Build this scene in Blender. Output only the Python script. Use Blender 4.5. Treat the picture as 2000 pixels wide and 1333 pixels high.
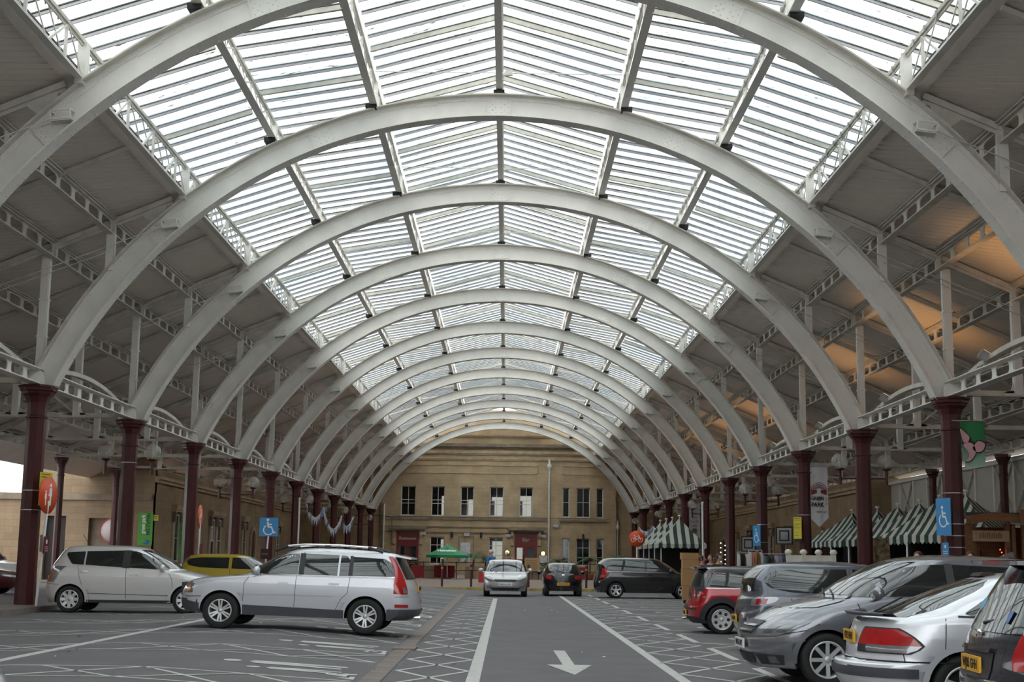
import bpy, bmesh, math, random
from mathutils import Vector, Matrix
random.seed(7)
SC = bpy.context.scene
for o in list(bpy.data.objects): bpy.data.objects.remove(o)
COL = SC.collection
# ---------------------------------------------------------------- camera (solved from the photograph, 2000x1333 px)
FPX, PITCH, ROLL, YAW = 2712.02, 0.1559, 0.0133, -0.0021
CX, CH = 0.36424, 1.5
def _axes():
    c, s = math.cos(YAW), math.sin(YAW)
    r = Vector((c, s, 0)); f0 = Vector((-s, c, 0)); u0 = Vector((0, 0, 1))
    c, s = math.cos(PITCH), math.sin(PITCH)
    return r, -s*f0 + c*u0, c*f0 + s*u0
_R, _U, _F = _axes()
CAMP = Vector((CX, 0, CH))
def ray(px, py):
    u, v = px - 1000, py - 666.5
    c, s = math.cos(ROLL), math.sin(ROLL)
    return _F*FPX + _R*(c*u + s*v) - _U*(-s*u + c*v)
def at_y(px, py, Y):
    d = ray(px, py); return CAMP + d*(Y/d.y)
def at_x(px, py, X):
    d = ray(px, py); return CAMP + d*((X - CX)/d.x)
def at_z(px, py, Z=0.0):
    d = ray(px, py); return CAMP + d*((Z - CH)/d.z)
cam_d = bpy.data.cameras.new('camera'); cam = bpy.data.objects.new('camera', cam_d); COL.objects.link(cam)
cam_d.sensor_width = 36; cam_d.lens = FPX/2000*36; cam_d.clip_end = 500; cam_d.clip_start = .1
_c, _s = math.cos(ROLL), math.sin(ROLL)
_xa = _R*_c + _U*_s*-1.0; _ya = _U*_c + _R*_s      # image rolled clockwise
# camera basis: screen right / up for a picture turned by ROLL
_xa = _R*_c + _U*_s; _ya = _U*_c - _R*_s
_M = Matrix((( _xa.x, _ya.x, -_F.x, CAMP.x), (_xa.y, _ya.y, -_F.y, CAMP.y), (_xa.z, _ya.z, -_F.z, CAMP.z), (0, 0, 0, 1)))
cam.matrix_world = _M
SC.camera = cam
# ---------------------------------------------------------------- world: bright overcast sky
W = bpy.data.worlds.new('overcast'); SC.world = W; W.use_nodes = True
_bg = W.node_tree.nodes['Background']; _bg.inputs[0].default_value = (.95, .98, 1.0, 1); _bg.inputs[1].default_value = 1.9
VS = SC.view_settings
VS.view_transform = 'Standard'; VS.look = 'None'; VS.exposure = 0.38; VS.gamma = 1; VS.use_curve_mapping = False
SC.cycles.max_bounces = 5; SC.cycles.diffuse_bounces = 3; SC.cycles.glossy_bounces = 2; SC.cycles.transparent_max_bounces = 6; SC.cycles.use_adaptive_sampling = True; SC.cycles.adaptive_threshold = .09; SC.cycles.adaptive_min_samples = 12; SC.cycles.use_denoising = True
SC.cycles.caustics_reflective = False; SC.cycles.caustics_refractive = False
# ---------------------------------------------------------------- materials
MATS = {}
def mat(name, col, rough=.6, metal=0., noise=0., nscale=6., coat=0., bump=0., bscale=40., col2=None, emit=None, estr=0., spec=.5, stretch=None, detail=5):
    if name in MATS: return MATS[name]
    m = bpy.data.materials.new(name); m.use_nodes = True; MATS[name] = m
    nt = m.node_tree; b = nt.nodes['Principled BSDF']
    b.inputs['Base Color'].default_value = (*col, 1); b.inputs['Roughness'].default_value = rough; b.inputs['Metallic'].default_value = metal
    b.inputs['Coat Weight'].default_value = coat; b.inputs['Coat Roughness'].default_value = .04; b.inputs['Specular IOR Level'].default_value = spec
    if emit: b.inputs['Emission Color'].default_value = (*emit, 1); b.inputs['Emission Strength'].default_value = estr
    if noise or bump or col2:
        tc = nt.nodes.new('ShaderNodeTexCoord'); src = tc.outputs['Object']
        if stretch:
            mp = nt.nodes.new('ShaderNodeMapping'); mp.inputs['Scale'].default_value = stretch
            nt.links.new(src, mp.inputs[0]); src = mp.outputs[0]
    if noise or col2:
        n = nt.nodes.new('ShaderNodeTexNoise'); n.inputs['Scale'].default_value = nscale; n.inputs['Detail'].default_value = detail; n.inputs['Roughness'].default_value = .6
        nt.links.new(src, n.inputs['Vector'])
        rmp = nt.nodes.new('ShaderNodeValToRGB'); rmp.color_ramp.elements[0].position = .3; rmp.color_ramp.elements[1].position = .7
        c2 = col2 or tuple(max(0, c*(1 - noise)) for c in col); c1 = col if col2 else tuple(min(1, c*(1 + noise)) for c in col)
        rmp.color_ramp.elements[0].color = (*c2, 1); rmp.color_ramp.elements[1].color = (*c1, 1)
        nt.links.new(n.outputs['Fac'], rmp.inputs[0]); nt.links.new(rmp.outputs[0], b.inputs['Base Color'])
    if bump:
        n2 = nt.nodes.new('ShaderNodeTexNoise'); n2.inputs['Scale'].default_value = bscale; n2.inputs['Detail'].default_value = 4
        nt.links.new(src, n2.inputs['Vector'])
        bp = nt.nodes.new('ShaderNodeBump'); bp.inputs['Strength'].default_value = bump; bp.inputs['Distance'].default_value = .02
        nt.links.new(n2.outputs['Fac'], bp.inputs['Height']); nt.links.new(bp.outputs[0], b.inputs['Normal'])
    return m
CREAM = mat('cream_paint', (.76, .735, .68), .45, noise=.07, nscale=1.3)
CREAMD = mat('cream_paint_grimy', (.60, .57, .50), .55, noise=.16, nscale=2.5)
BOARD = mat('ceiling_board', (.70, .635, .555), .5, noise=.06, nscale=1.5)
MAROON = mat('maroon_paint', (.062, .010, .011), .38, noise=.15, nscale=4)
BLACK = mat('black_packer', (.012, .012, .012), .7)
DARKM = mat('dark_metal', (.03, .03, .032), .45)
GREYM = mat('grey_metal', (.42, .43, .45), .35, metal=.6)
WHITEP = mat('white_paint', (.8, .8, .8), .45)
ASPH = mat('asphalt', (.125, .117, .12), .85, noise=.14, nscale=.9, bump=.25, bscale=160, detail=10)
PAINTL = mat('road_paint', (.50, .49, .46), .8, noise=.14, nscale=5, detail=8)
CONC = mat('concrete', (.20, .165, .145), .85, noise=.2, nscale=3, bump=.3, bscale=60)
# ---------------------------------------------------------------- mesh helpers
class MB:
    def __init__(s): s.v = []; s.f = []; s.m = []; s.sm = []
    def add(s, vs, fs, mi=0, smooth=False):
        o = len(s.v); s.v += [tuple(v) for v in vs]
        for f in fs: s.f.append(tuple(i + o for i in f)); s.m.append(mi); s.sm.append(smooth)
        return s
    def box(s, c, d, rot=None, mi=0):
        x, y, z = d[0]/2, d[1]/2, d[2]/2
        vs = [Vector((i*x, j*y, k*z)) for i in (-1, 1) for j in (-1, 1) for k in (-1, 1)]
        if rot is not None: vs = [rot @ v for v in vs]
        c = Vector(c)
        return s.add([v + c for v in vs], [(0,1,3,2),(4,6,7,5),(0,4,5,1),(2,3,7,6),(0,2,6,4),(1,5,7,3)], mi)
    def b2(s, lo, hi, mi=0):
        return s.box([(a + b)/2 for a, b in zip(lo, hi)], [abs(b - a) for a, b in zip(lo, hi)], mi=mi)
    def bar(s, a, b, w, h, up=(0, 0, 1), mi=0):
        a, b = Vector(a), Vector(b); d = (b - a); L = d.length
        if L < 1e-6: return s
        d.normalize(); u = Vector(up)
        if abs(d.dot(u)) > .99: u = Vector((0, 1, 0))
        x = d.cross(u).normalized(); z = x.cross(d).normalized()
        vs = [p + x*(i*w/2) + z*(k*h/2) for p in (a, b) for i in (-1, 1) for k in (-1, 1)]
        return s.add(vs, [(0,1,3,2),(4,6,7,5),(0,4,5,1),(2,3,7,6),(0,2,6,4),(1,5,7,3)], mi)
    def tube(s, a, b, r, n=8, r2=None, mi=0, cap=True):
        a, b = Vector(a), Vector(b); d = (b - a).normalized(); r2 = r if r2 is None else r2
        u = Vector((0, 0, 1)) if abs(d.z) < .95 else Vector((1, 0, 0))
        x = d.cross(u).normalized(); y = d.cross(x)
        vs = []
        for p, q in ((a, r), (b, r2)):
            for i in range(n):
                t = 2*math.pi*i/n; vs.append(p + x*(q*math.cos(t)) + y*(q*math.sin(t)))
        s.add(vs, [(i, (i + 1) % n, n + (i + 1) % n, n + i) for i in range(n)], mi, True)
        if cap: s.add(vs[:n], [tuple(range(n))][::1], mi); s.add(vs[n:], [tuple(range(n))[::-1]], mi)
        return s
    def poly(s, pts, r, n=6, mi=0):
        for a, b in zip(pts, pts[1:]): s.tube(a, b, r, n, mi=mi)
        return s
    def lathe(s, c, prof, n=16, mi=0, smooth=True, axis='z', rot0=0., cap=True):
        c = Vector(c); vs = []
        for r, z in prof:
            for i in range(n):
                t = 2*math.pi*i/n + rot0; a, b = r*math.cos(t), r*math.sin(t)
                vs.append(c + (Vector((a, b, z)) if axis == 'z' else Vector((a, z, b)) if axis == 'y' else Vector((z, a, b))))
        k = len(prof)
        fs = [(j*n + i, j*n + (i + 1) % n, (j + 1)*n + (i + 1) % n, (j + 1)*n + i) for j in range(k - 1) for i in range(n)]
        s.add(vs, fs, mi, smooth)
        if cap and prof[0][0] > 1e-4: s.add(vs[:n], [tuple(range(n))], mi)
        if cap and prof[-1][0] > 1e-4: s.add(vs[-n:], [tuple(range(n))], mi)
        return s
    def prism(s, pts, a, b, axis='y', mi=0):
        def P(p, t):
            return (p[0], t, p[1]) if axis == 'y' else (t, p[0], p[1]) if axis == 'x' else (p[0], p[1], t)
        n = len(pts); vs = [P(p, a) for p in pts] + [P(p, b) for p in pts]
        return s.add(vs, [tuple(range(n)), tuple(range(n, 2*n))[::-1]] + [(i, (i + 1) % n, n + (i + 1) % n, n + i) for i in range(n)], mi)
    def sphere(s, c, r, nu=12, nv=8, mi=0, sc=(1, 1, 1)):
        prof = [(max(1e-5, r*math.sin(math.pi*j/nv)), -r*math.cos(math.pi*j/nv)) for j in range(nv + 1)]
        o = len(s.v); s.lathe((0, 0, 0), prof, nu, mi)
        for i in range(o, len(s.v)):
            v = s.v[i]; s.v[i] = (v[0]*sc[0] + c[0], v[1]*sc[1] + c[1], v[2]*sc[2] + c[2])
        return s
    def mesh(s, name, mats):
        me = bpy.data.meshes.new(name); me.from_pydata(s.v, [], s.f)
        for m in (mats if isinstance(mats, (list, tuple)) else [mats]): me.materials.append(m)
        me.polygons.foreach_set('material_index', s.m); me.polygons.foreach_set('use_smooth', s.sm)
        bm = bmesh.new(); bm.from_mesh(me); bmesh.ops.recalc_face_normals(bm, faces=bm.faces); bm.to_mesh(me); bm.free()
        me.update(); return me
    def build(s, name, mats, parent=None, kind=None, loc=None):
        return link(name, s.mesh(name, mats), parent, kind, loc)
def link(name, me, parent=None, kind=None, loc=None):
    o = bpy.data.objects.new(name, me); COL.objects.link(o)
    if parent is not None: o.parent = parent
    if kind: o['kind'] = kind
    if loc is not None: o.location = loc
    return o
def tag(o, label, cat, group=None, kind=None):
    o['label'] = label; o['category'] = cat
    if group: o['group'] = group
    if kind: o['kind'] = kind
    return o
def thing(name, label, cat, loc=(0, 0, 0), group=None, kind=None, rz=0.):
    o = bpy.data.objects.new(name, None); COL.objects.link(o); o.location = loc; o.rotation_euler = (0, 0, rz); o.empty_display_size = .2
    return tag(o, label, cat, group, kind)
def struct(name, label=None):
    o = bpy.data.objects.new(name, None); COL.objects.link(o); o['kind'] = 'structure'
    if label: o['label'] = label
    return o
def text(body, size, material, parent=None, loc=(0, 0, 0), rot=(math.pi/2, 0, 0), name='lettering', align='CENTER', sx=1., ext=.001, bold=0.):
    c = bpy.data.curves.new(name, 'FONT'); c.body = body; c.size = size; c.align_x = align; c.align_y = 'CENTER'; c.extrude = ext; c.offset = bold; c.resolution_u = 3
    c.materials.append(material)
    o = bpy.data.objects.new(name, c); COL.objects.link(o)
    me = bpy.data.meshes.new_from_object(o.evaluated_get(bpy.context.evaluated_depsgraph_get())); me.name = name; bpy.data.objects.remove(o)
    o = bpy.data.objects.new(name, me); COL.objects.link(o); o.location = loc; o.rotation_euler = rot; o.scale = (sx, 1, 1)
    if parent is not None: o.parent = parent
    return o
ORD = ['first', 'second', 'third', 'fourth', 'fifth', 'sixth', 'seventh', 'eighth', 'ninth', 'tenth', 'eleventh', 'twelfth', 'thirteenth', 'fourteenth', 'fifteenth', 'sixteenth']
SIDE = {-1: 'on the bicycle-shop side', 1: 'on the market-stall side'}
S, Y2 = 9.12709, 36.35797
def AY(i): return Y2 + (i - 2)*S
I0, I1 = -2, 12
YB, YE = AY(I0) - S*.5, AY(I1) + .9     # roof from behind the camera to the stone end wall
def nth(i): return ORD[I1 - i]
_GZ = ((-8.0, .06), (-5.5, .15), (-3.9, .15), (-1.4, 0.))
def gz(x): # the tarmac falls gently to the drain
    if x <= -8: return .06
    for (a, b), (c, d) in zip(_GZ, _GZ[1:]):
        if x <= c: return b + (d - b)*(x - a)/(c - a)
    return 0.
# ================================================================= floor and markings
xs = [-45, -20, -12, -8, -5.5, -3.9, -2.6, -1.4, 0, 3, 6, 10, 14, 20, 45]; ys = [-30, -5, 10, 20, 30, 40, 50, 60, 68.2]
mb = MB(); mb.add([(x, y, gz(x)) for y in ys for x in xs], [(j*len(xs) + i, j*len(xs) + i + 1, (j + 1)*len(xs) + i + 1, (j + 1)*len(xs) + i) for j in range(len(ys) - 1) for i in range(len(xs) - 1)])
floor = mb.build('floor', ASPH); floor['kind'] = 'structure'; floor['label'] = 'dark grey tarmac of the car park'
mb = MB().b2((-45, 68.2, -.1), (45, 131, .12)); plaza = mb.build('floor_plaza', mat('plaza_brick', (.20, .14, .115), .8, noise=.15, nscale=3)); plaza['kind'] = 'structure'; plaza['label'] = 'raised brick paving before the stone building'
# kerb stones with the yellow line
kerb = struct('trim_1', 'grey kerb stones painted yellow along the brick paving')
me = MB().b2((-.74, -.14, 0), (.74, .14, .125)).mesh('kerb_stone', mat('kerb_yellow', (.42, .31, .08), .8, noise=.3, nscale=4))
for k in range(16): link('kerb_stone', me, kerb, loc=(-11.6 + 1.5*k, 68.1, 0.002))
def line(pts, w, name='painted_line', z=.004):
    m = MB()
    for a, b in zip(pts, pts[1:]):
        n = max(1, int(abs(b[0] - a[0])/.4)); P = [Vector((a[0] + (b[0] - a[0])*k/n, a[1] + (b[1] - a[1])*k/n)) for k in range(n + 1)]
        d = (P[-1] - P[0]).normalized(); q = Vector((-d.y, d.x))*w/2
        vs = []
        for p in P: vs += [(p.x + q.x, p.y + q.y, gz(p.x) + z), (p.x - q.x, p.y - q.y, gz(p.x) + z)]
        m.add(vs, [(2*k, 2*k + 1, 2*k + 3, 2*k + 2) for k in range(n)])
    return m.build(name, PAINTL, floor)
def polymark(pts, name='painted_mark'):
    m = MB(); m.add([(p[0], p[1], gz(p[0]) + .005) for p in pts], [tuple(range(len(pts)))]); return m.build(name, PAINTL, floor)
line([(-.03, 8), (-.03, 54)], .17); line([(2.64, 8), (2.64, 60.6)], .15)
BAYS = [11.3 + 4.55*k for k in range(11)]; BW = 1.45
for y in BAYS[1:]: line([(3.95, y + BW + .1), (3.95, y + 4.45)], .13)
line([(-5, 59.6), (4, 59.6)], .08)
# zig-zag hatching either side of the lane
def zig(x0, x1, y0, y1, st):
    y = y0; k = 0
    while y < y1:
        line([(x0, y), (x1, y + st)], .075); line([(x1, y), (x0, y + st)], .075); y += st
zig(-1.08, -.12, 10.6, 54, 2.13); zig(2.72, 3.88, 10.6, 60, 2.13)
# bay dividers on the tarmac, double lines filled with long zig-zags
def hatchstrip(x0, x1, y, per=1.25):
    line([(x0, y), (x1, y)], .075); line([(x0, y + BW), (x1, y + BW)], .075); d = 1 if x1 > x0 else -1; n = int(abs(x1 - x0)/per)
    for k in range(n): x = x0 + d*per*k; line([(x, y + BW), (x + d*per, y)], .09); line([(x, y), (x + d*per, y + BW)], .06)
for y in BAYS:
    hatchstrip(-1.5, -6.0, y); hatchstrip(-6.2, -11.1, y)
    if y > 15: hatchstrip(4.0, 9.0, y)
    c = (5.8, y + BW + 1.5)
    if y > 18: line([(c[0] + 1.0*math.cos(t*math.pi/10), c[1] + .6*math.sin(t*math.pi/10)) for t in range(21)], .1, 'painted_emblem'); line([(c[0] - .6, c[1]), (c[0] + .7, c[1] + .1)], .1, 'painted_emblem')
line([(-6.1, 8), (-6.1, 33.2)], .16)
for j, num in ((1, '24'), (2, '23'), (3, '22'), (4, '21'), (5, '20'), (6, '19')):
    yy = BAYS[j] + BW
    for (x0, y0, s_) in ((-3.05, yy + 1.75, 1.), (-2.7, yy + 1.0, .74)):
        polymark([(x0 - .23*s_ + .12*s_*math.cos(t*math.pi/6), y0 + .16*s_*math.sin(t*math.pi/6)) for t in range(12)], 'painted_figure')
        polymark([(x0, y0), (x0 + .04, y0 + .2*s_), (x0 + .55*s_, y0 + .24*s_), (x0 + 1.3*s_, y0 + .2*s_), (x0 + 1.3*s_, y0 + .04), (x0 + .6*s_, y0 + .02), (x0 + 1.25*s_, y0 - .12*s_), (x0 + 1.25*s_, y0 - .26*s_), (x0 + .5*s_, y0 - .2*s_), (x0 + .1*s_, y0 - .2*s_)], 'painted_figure')
    text(num, .5, PAINTL, floor, (-1.66, yy + .5, gz(-1.66) + .006), (0, -math.atan(.06), math.pi/2), 'bay_number', bold=.012)
# direction arrow
polymark([(1.29, 18.75), (1.62, 20.5), (1.37, 20.5), (1.36, 23.65), (1.17, 23.65), (1.2, 20.5), (.97, 20.5)], 'painted_arrow')
# drain channel
drain = struct('trim_2', 'buff concrete drain channel running along the tarmac')
me = MB().b2((-.13, -.49, -.02), (.13, .49, .012)).mesh('drain_slab', CONC)
for k in range(48): link('drain_slab', me, drain, loc=(-1.26 - .004*k, 13 + k*.995, 0))
me = MB().b2((-.19, -.35, 0), (.19, .35, .03)).mesh('drain_cover', CONC); link('drain_cover', me, drain, loc=(-1.3, 23.6, 0))
# litter and leaves
lt = MB()
for k in range(170):
    x = random.uniform(-9, 4); yy = random.uniform(17, 60); a = random.uniform(0, 3); r = random.uniform(.012, .045); q = Vector((math.cos(a), math.sin(a)))*r; z = gz(x) + .012
    lt.add([(x - q.x, yy - q.y, z), (x + q.y*.5, yy - q.x*.5, z + .01), (x + q.x, yy + q.y, z), (x - q.y*.5, yy + q.x*.5, z)], [(0, 1, 2, 3)], random.choice((0, 0, 0, 1, 2)))
o = lt.build('leaf_litter', [WHITEP, mat('leaf_brown', (.22, .10, .03), .9), mat('leaf_yellow', (.4, .3, .04), .9)]); tag(o, 'scraps of leaf and paper scattered on the tarmac', 'litter', kind='stuff')

# ================================================================= arch ribs
RI, RO, ZC = 12.64, 13.28, .70
def sect(m, r0, r1, y0, y1, t0, t1, n, mi=0, smooth=True):   # curved bar: radial r0..r1, along y0..y1
    vs = []
    for k in range(n + 1):
        t = t0 + (t1 - t0)*k/n; c, s_ = math.cos(t), math.sin(t)
        for r, y in ((r0, y0), (r0, y1), (r1, y1), (r1, y0)): vs.append((r*c, y, ZC + r*s_))
    fs = []
    for k in range(n):
        for q in range(4): fs.append((4*k + q, 4*k + (q + 1) % 4, 4*k + 4 + (q + 1) % 4, 4*k + 4 + q))
    m.add(vs, fs + [(0, 1, 2, 3), tuple(4*n + q for q in (3, 2, 1, 0))], mi, False)
TA = math.radians(23.6)
def rivet(m, p, n, r):
    n = Vector(n); u = n.orthogonal().normalized(); v = n.cross(u); p = Vector(p)
    vs = [p + (u*math.cos(a) + v*math.sin(a))*r for a in (0, 1.047, 2.094, 3.1416, 4.189, 5.236)] + [p + (u*math.cos(a) + v*math.sin(a))*r*.55 + n*r*.55 for a in (0, 1.047, 2.094, 3.1416, 4.189, 5.236)]
    m.add(vs, [(i, (i + 1) % 6, 6 + (i + 1) % 6, 6 + i) for i in range(6)] + [(6, 7, 8, 9, 10, 11)], 0, True)
web = MB(); sect(web, RI + .03, RO - .03, -.025, .025, TA, math.pi - TA, 96)
topf = MB(); sect(topf, RO - .035, RO, -.23, .23, TA, math.pi - TA, 96)
botf = MB(); sect(botf, RI, RI + .035, -.23, .23, TA, math.pi - TA, 96)
ang = MB()
for y0, y1 in ((-.045, -.025), (.025, .045)):
    sect(ang, RO - .15, RO - .035, y0, y1, TA, math.pi - TA, 96); sect(ang, RI + .035, RI + .075, y0, y1, TA, math.pi - TA, 96)
for k in range(-2, 3):      # doubling plates under the top angle
    for sg in (-1, 1):
        t = math.pi/2 + sg*(.15 + .0) + k*.42; sect(ang, RO - .19, RO - .15, -.043, -.025, t - .022, t + .022, 3)
riv = MB()
for k in range(180):
    t = TA + .01 + (math.pi - 2*TA - .02)*k/179; c, s_ = math.cos(t), math.sin(t)
    r = RO - .085 - (.03 if k % 2 else 0); rivet(riv, (r*c, -.046, ZC + r*s_), (0, -1, 0), .022)
    for y in ((-.17, .13) if k % 2 else (-.11, .18)): rivet(riv, (RI*c, y, ZC + RI*s_), (-c, 0, -s_), .021)
    if k % 3 == 0:
        for y in (-.2, .1): rivet(riv, (RI*c, y, ZC + RI*s_), (-c, 0, -s_), .021)
plate = MB(); plate.box((0, 0, 0), (.64, .03, .43))
for a in (-.25, -.09, .07, .25):
    for b in (-.15, 0, .15): rivet(plate, (a, -.016, b), (0, -1, 0), .025)
for a in (-.17, .16):
    for b in (-.075, .075): rivet(plate, (a, -.016, b), (0, -1, 0), .025)
brk = MB()
for a in (-.2, .2):
    for z in (-.1, .12): brk.bar((a, 0, z), (a, -.3, z*.8), .03, .03)
    brk.bar((a, -.3, -.08), (a, -.3, .1), .03, .03)
for z in (-.08, .1): brk.bar((-.2, -.3, z), (.2, -.3, z), .03, .03)
brk.box((0, -.02, -.1), (.44, .03, .03)); brk.box((0, -.16, -.11), (.4, .28, .02))
M = dict(web=web.mesh('web', CREAM), topf=topf.mesh('upper_flange', CREAMD), botf=botf.mesh('soffit_flange', CREAM), ang=ang.mesh('flange_angle', CREAM), riv=riv.mesh('rivets', CREAM), plate=plate.mesh('splice_plate', CREAM), brk=brk.mesh('lamp_bracket', CREAM))
blk = MB()   # springing casting on the capital
blk.prism([(-.26, 0), (.22, 0), (.22, .2), (.16, .34), (.05, .43), (-.26, .43)], -.27, -.19, 'y'); blk.prism([(-.26, 0), (.22, 0), (.22, .2), (.16, .34), (.05, .43), (-.26, .43)], .19, .27, 'y')
blk.b2((-.26, -.5, 0), (-.2, .5, .42)); blk.b2((-.34, -.36, .0), (-.2, .36, .43))
M['blk'] = blk.mesh('springing_shoe', CREAM)
for i in range(I0, I1 + 1):
    a = thing('arch_rib', 'cream riveted iron arch rib, %s counting from the stone end wall' % nth(i), 'arch', (0, AY(i), 0), 'arch ribs across the car park')
    for k, nm in (('web', 'web'), ('topf', 'upper_flange'), ('botf', 'soffit_flange'), ('ang', 'flange_angle')): link(nm, M[k], a)
    if i > 0 and i < 9: link('rivets', M['riv'], a, 'stuff')
    for td in (90, 68.4, 111.6, 46, 134):
        t = math.radians(td); r = (RI + RO)/2 - .02; o = link('splice_plate', M['plate'], a, loc=(r*math.cos(t), -.045, ZC + r*math.sin(t))); o.rotation_euler = (0, math.pi/2 - t, 0)
    for sg in (-1, 1):
        o = link('lamp_bracket', M['brk'], a, loc=(sg*8.72, -.03, 10.22)); o.rotation_euler = (0, sg*.12, 0)
        o = link('springing_shoe', M['blk'], a, loc=(sg*12.0, 0, 5.84)); o.scale = (-sg, 1, 1)

# ================================================================= columns
oc = lambda r: r/math.cos(math.pi/8)
def column_mesh(ztop, r):
    sh = MB(); sh.lathe((0, 0, 0), [(oc(r*1.06), 0), (oc(r), 1.0), (oc(r*.97), ztop - .8)], 8, smooth=False, rot0=math.pi/8)
    ring = MB(); ring.lathe((0, 0, ztop - .83), [(oc(r), -.035), (oc(r*1.12), -.02), (oc(r*1.12), .02), (oc(r), .035)], 8, smooth=False, rot0=math.pi/8)
    cp = MB(); z0 = ztop - .8
    cp.lathe((0, 0, 0), [(oc(r*.97), z0 - .01), (oc(r*.98), z0 + .2), (oc(r*1.05), z0 + .35), (oc(r*1.3), z0 + .5), (oc(r*1.62), z0 + .58), (oc(r*1.66), z0 + .63), (oc(r*1.85), z0 + .66), (oc(r*1.88), z0 + .73), (oc(r*2.0), z0 + .75), (oc(r*2.0), z0 + .8)], 8, smooth=False, rot0=math.pi/8)
    return sh.mesh('shaft', MAROON), ring.mesh('neck_ring', MAROON), cp.mesh('capital', MAROON)
cm = column_mesh(5.84, .235); cm2 = column_mesh(5.84, .15)
def column(x, y, meshes, label, group, z=0):
    c = thing('iron_column', label, 'column', (x, y, z), group)
    for n, m in zip(('shaft', 'neck_ring', 'capital'), meshes): link(n, m, c)
    return c
for i in range(I0, I1 + 1):
    for sg in (-1, 1):
        column(sg*12, AY(i), cm, 'maroon octagonal column under the %s arch from the end wall, %s' % (nth(i), SIDE[sg]), 'main columns')
for i in (2, 3, 4, 5): column(19.85, AY(i), cm2, 'slim maroon column against the cream braced screen, under arch %s from end wall' % nth(i), 'slim wall columns')
for i in (2, 3, 4, 5, 6): column(-20.05, AY(i), cm2, 'slim maroon column before the ashlar aisle wall, in line with the %s arch' % nth(i), 'slim wall columns')

# ================================================================= perforated beams and side roof framing
def perf_mesh(L, n, d, fw, name, matl):
    m = MB(); m.b2((-fw/2, 0, -.03), (fw/2, L, 0)); m.b2((-fw/2, 0, -d), (fw/2, L, -d + .03)); p = L/n
    for k in range(n + 1):
        y = k*p; a, b = .3*p, .11*p; h0, h1 = -.03, -d + .03; q = (h0 - h1)*.22
        pts = [(y - a, h0), (y + a, h0), (y + b*1.25, h0 - q), (y + b, h0 - 1.6*q), (y + b, h1 + 1.6*q), (y + b*1.25, h1 + q), (y + a, h1), (y - a, h1), (y - b*1.25, h1 + q), (y - b, h1 + 1.6*q), (y - b, h0 - 1.6*q), (y - b*1.25, h0 - q)]
        if k == 0: pts = [(max(u, 0), v) for u, v in pts]
        if k == n: pts = [(min(u, L), v) for u, v in pts]
        m.prism(pts, -.012, .012, 'x')
    m.b2((-.012, 0, -.075), (.012, L, -.03)); m.b2((-.012, 0, -d + .03), (.012, L, -d + .06))
    return m.mesh(name, matl)
BAYM = perf_mesh(S, 8, .41, .3, 'beam_span', CREAM)
PURM = perf_mesh(S, 8, .42, .2, 'beam_span', CREAMD)
def ZB(x): return 11.15 - .425*(abs(x) - 8.49)
for sg in (-1, 1):
    t = thing('arcade_beam', 'cream perforated iron beam along the tops of the columns, %s' % SIDE[sg], 'beam', (sg*12, 0, 0))
    for i in range(I0, I1): link('beam_span', BAYM, t, loc=(0, AY(i), 6.27))
    # shallow segmental arches over the beam
    seg = MB(); n = 14
    for dx in (-.07, .07):
        for k in range(n):
            y0, y1 = [.75 + (S - 1.5)*q/n for q in (k, k + 1)]; z0, z1 = [.02 + .36*(1 - ((yy - S/2)/(S/2 - .75))**2) for yy in (y0, y1)]
            seg.bar((dx, y0, z0), (dx, y1, z1), .06, .12)
    sm = seg.mesh('segmental_strut', CREAMD)
    for i in range(I0, I1): link('segmental_strut', sm, t, loc=(sg*.25, AY(i), 6.27))
    for j, x in enumerate((10.32, 11.85, 13.82, 15.82, 17.82, 19.8)):
        t = thing('perforated_purlin', 'perforated purlin under the boarded roof, %s below the glazing %s' % (ORD[j], SIDE[sg]), 'purlin', (sg*x, 0, 0), 'perforated purlins')
        for i in range(I0, I1): link('beam_span', PURM, t, loc=(0, AY(i), ZB(x) - .01))
        m = MB(); m.b2((-.16, YB, ZB(x) + .0), (.16, YE, ZB(x) + .02)); m.build('top_plate', CREAMD, t)
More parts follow.
